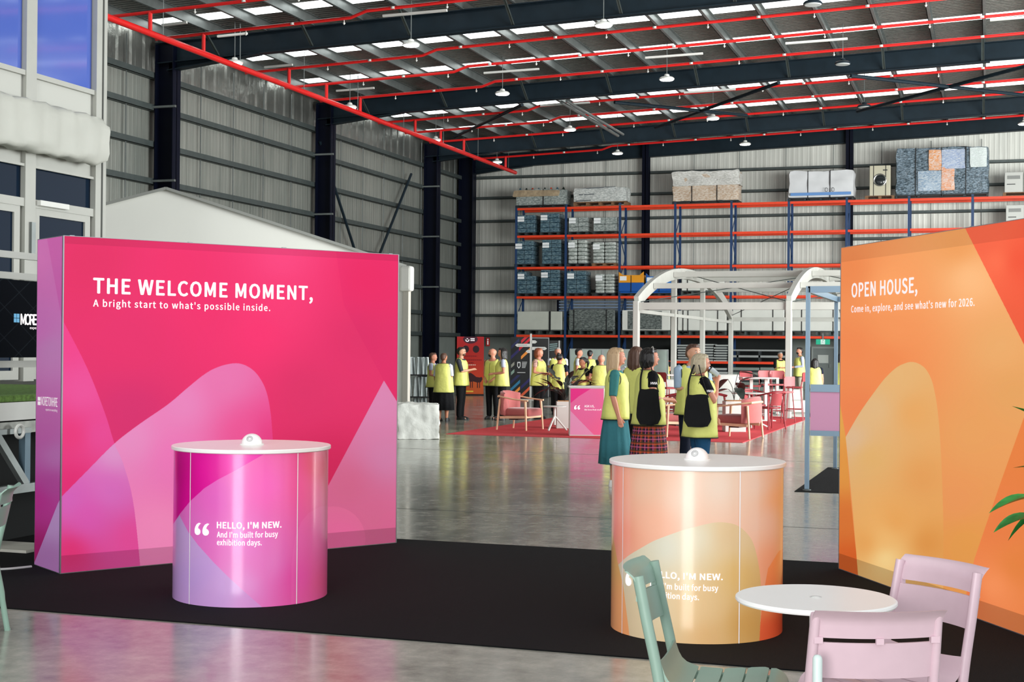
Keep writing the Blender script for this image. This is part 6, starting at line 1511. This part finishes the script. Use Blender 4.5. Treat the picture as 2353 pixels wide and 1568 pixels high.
# cup
def bag(label, loc, w, h, yaw_):
    r = thing('shoulder_bag', label, 'bag', loc, yaw_); bm_ = mat('black nylon bag', '06070a', .7, spec=.2, bump=.3, bscale=12)
    o = crumple((-w/2, w/2, -.04, .04, 0, h), 'bag_body', bm_, r, .014, 10, 5, fr=5)
    for v in o.data.vertices:
        t = v.co.z/h; k = (1-.30*t**1.5)*(1-.35*max(0, .22-t)/.22); v.co.x *= k; v.co.y *= (1-.55*t); v.co.z += .06*h*(1-(2*v.co.x/w)**2)*(-1 if t < .3 else (1 if t > .8 else 0))*.5
    MB().tube(smooth_path([(-w*.32, 0, h-.02), (-w*.28, .05, h+.16), (-.03, .085, h+.34)], 5), .011, 7).build('strap', bm_, r, True); MB().tube(smooth_path([(w*.38, 0, h-.02), (w*.2, .05, h+.16), (.02, .085, h+.34)], 5), .006, 6).build('drawstring', bm_, r, True)
    return r
bgA = bag('black drawstring bag hanging at the side of the plaid-skirted person', cam2w(1.575, 16.33, .80), .30, .39, YAW+.05)
bgB = bag('black drawstring bag at the hip of the blonde person drinking', cam2w(2.055, 15.72, .81), .32, .34, YAW-.03)
cq = cam2w(2.315, 15.95, 1.375); cup = thing('paper_cup', 'paper cup raised to the mouth of the blonde person with glasses', 'cup', cq, 0); cup.rotation_euler = (0, -.95, 0)
MB().lathe([(.027, 0), (.036, .10), (.038, .102)], 20).build('cup_body', mat('grey paper cup', 'b9c0c2', .5), cup, True); MB().lathe([(.039, .10), (.039, .112), (.033, .116), (.001, .116)], 20).build('lid', blackm, cup, True)
for par, y0_, z0_, x0_ in ((pB, -.05, 1.285, .258), (pC, .01, 1.262, .258)):
    lettering('HVIA', 'sleeve_lettering', ltr, par, lambda u, v, h, y0_=y0_, z0_=z0_, x0_=x0_: (x0_, y0_+u, z0_+v), .08, .027, .02)
# the far groups
person('person in black skirt and yellow vest seen from behind, left of the man in glasses', at_px(1020, 32.2), faceyaw(20), 1.53, True, skin_c, brownh, 'short', whitesh, 'elbow', True, 'long', blackt2, ('down', 'front'), stout=1.2, hem=.72)
person('person in lilac sleeves mostly hidden at the left of the far group', at_px(995, 33.8), faceyaw(100), 1.53, True, skin_b, brownh, 'short', lilac, 'short', True, 'trousers', blackt2, ('down', 'front'))
person('person in glasses and charcoal shirt facing right near the red banner', at_px(1060, 32.9), faceyaw(105), 1.67, False, skin_a, blackh, 'short', greysh, 'elbow', True, 'trousers', blackt2, ('phone', 'phone'), glasses=True, beard=brownh)
person('bald bearded person in a yellow vest left of the dark-haired woman', at_px(1133, 33.3), faceyaw(-150), 1.65, False, skin_b, blackh, 'bald', None, 'none', True, 'trousers', blackt2, ('low', 'low'), beard=blackh, head_turn=-.8)
person('person with long black hair and lilac tee facing left', at_px(1155, 32.8), faceyaw(-95), 1.66, True, skin_b, blackh, 'long', lilac, 'short', True, 'trousers', blackt2, ('front', 'front'))
person('person with copper bob and red floral blouse, arms folded', at_px(1238, 33.6), faceyaw(115), 1.66, True, skin_b, redh, 'bob', floral, 'short', True, 'trousers', blackt2, ('front', 'front'), stout=1.1)
person('white-haired person behind the one with a dark bun', at_px(1282, 36), faceyaw(175), 1.68, False, skin_b, greyh, 'short', whitesh, 'short', True, 'trousers', blackt2, ('front', 'front'), stout=1.1)
person('person with a dark bun seen from behind by the dark bushy plant', at_px(1286, 33.2), faceyaw(25), 1.53, True, skin_c, blackh, 'bun', navy_t, 'short', True, 'trousers', blackt2, ('front', 'front'))
person('person with dark curly ponytail leaning on the pink desk', at_px(1340, 30.6), faceyaw(-120), 1.47, True, skin_c, blackh, 'pony', black_t, 'short', True, 'trousers', blackt2, ('front', 'front'))
person('dark-haired person in white sleeves in front of the grey fence panels', at_px(1330, 38.5), faceyaw(100), 1.66, False, skin_b, blackh, 'short', whitesh, 'short', True, 'trousers', blackt2, ('front', 'down'))
person('dark-haired person seen from behind at the grey fence panels', at_px(1356, 39.5), faceyaw(5), 1.62, False, skin_b, blackh, 'short', black_t, 'short', True, 'trousers', blackt2, ('front', 'front'))
person('bald person with black sleeve seen from behind at the pink desk', at_px(1382, 30.4), faceyaw(10), 1.54, False, skin_b, greyh, 'bald', black_t, 'short', True, 'trousers', blackt2, ('hip', 'front'), stout=1.1)
person('distant person seen from behind between the arch posts', at_px(1525, 44), faceyaw(15), 1.55, False, skin_b, brownh, 'short', black_t, 'short', True, 'trousers', blackt2, ('out', 'front'))
person('person with arms crossed in black sleeves under the racking', at_px(1793, 48), faceyaw(160), 1.60, False, skin_c, greyh, 'short', black_t, 'elbow', True, 'trousers', blackt2, ('crossed', 'crossed'))
person('person in beige trousers and grey sleeves facing left', at_px(1838, 46), faceyaw(-100), 1.76, False, skin_b, blackh, 'short', lilac, 'long', True, 'trousers', beige, ('front', 'front'), beard=blackh)
person('person with shoulder-length black hair seen from behind through the booth frame', at_px(1873, 36.5), faceyaw(10), 1.46, True, skin_b, blackh, 'long', navy_t, 'short', True, 'trousers', beige, ('down', 'down'), stout=1.1)
person('person in a yellow vest almost hidden behind the orange wall', at_px(1934, 37), faceyaw(60), 1.60, True, skin_b, blackh, 'bob', navy_t, 'short', True, 'trousers', blackt2, ('down', 'down'))
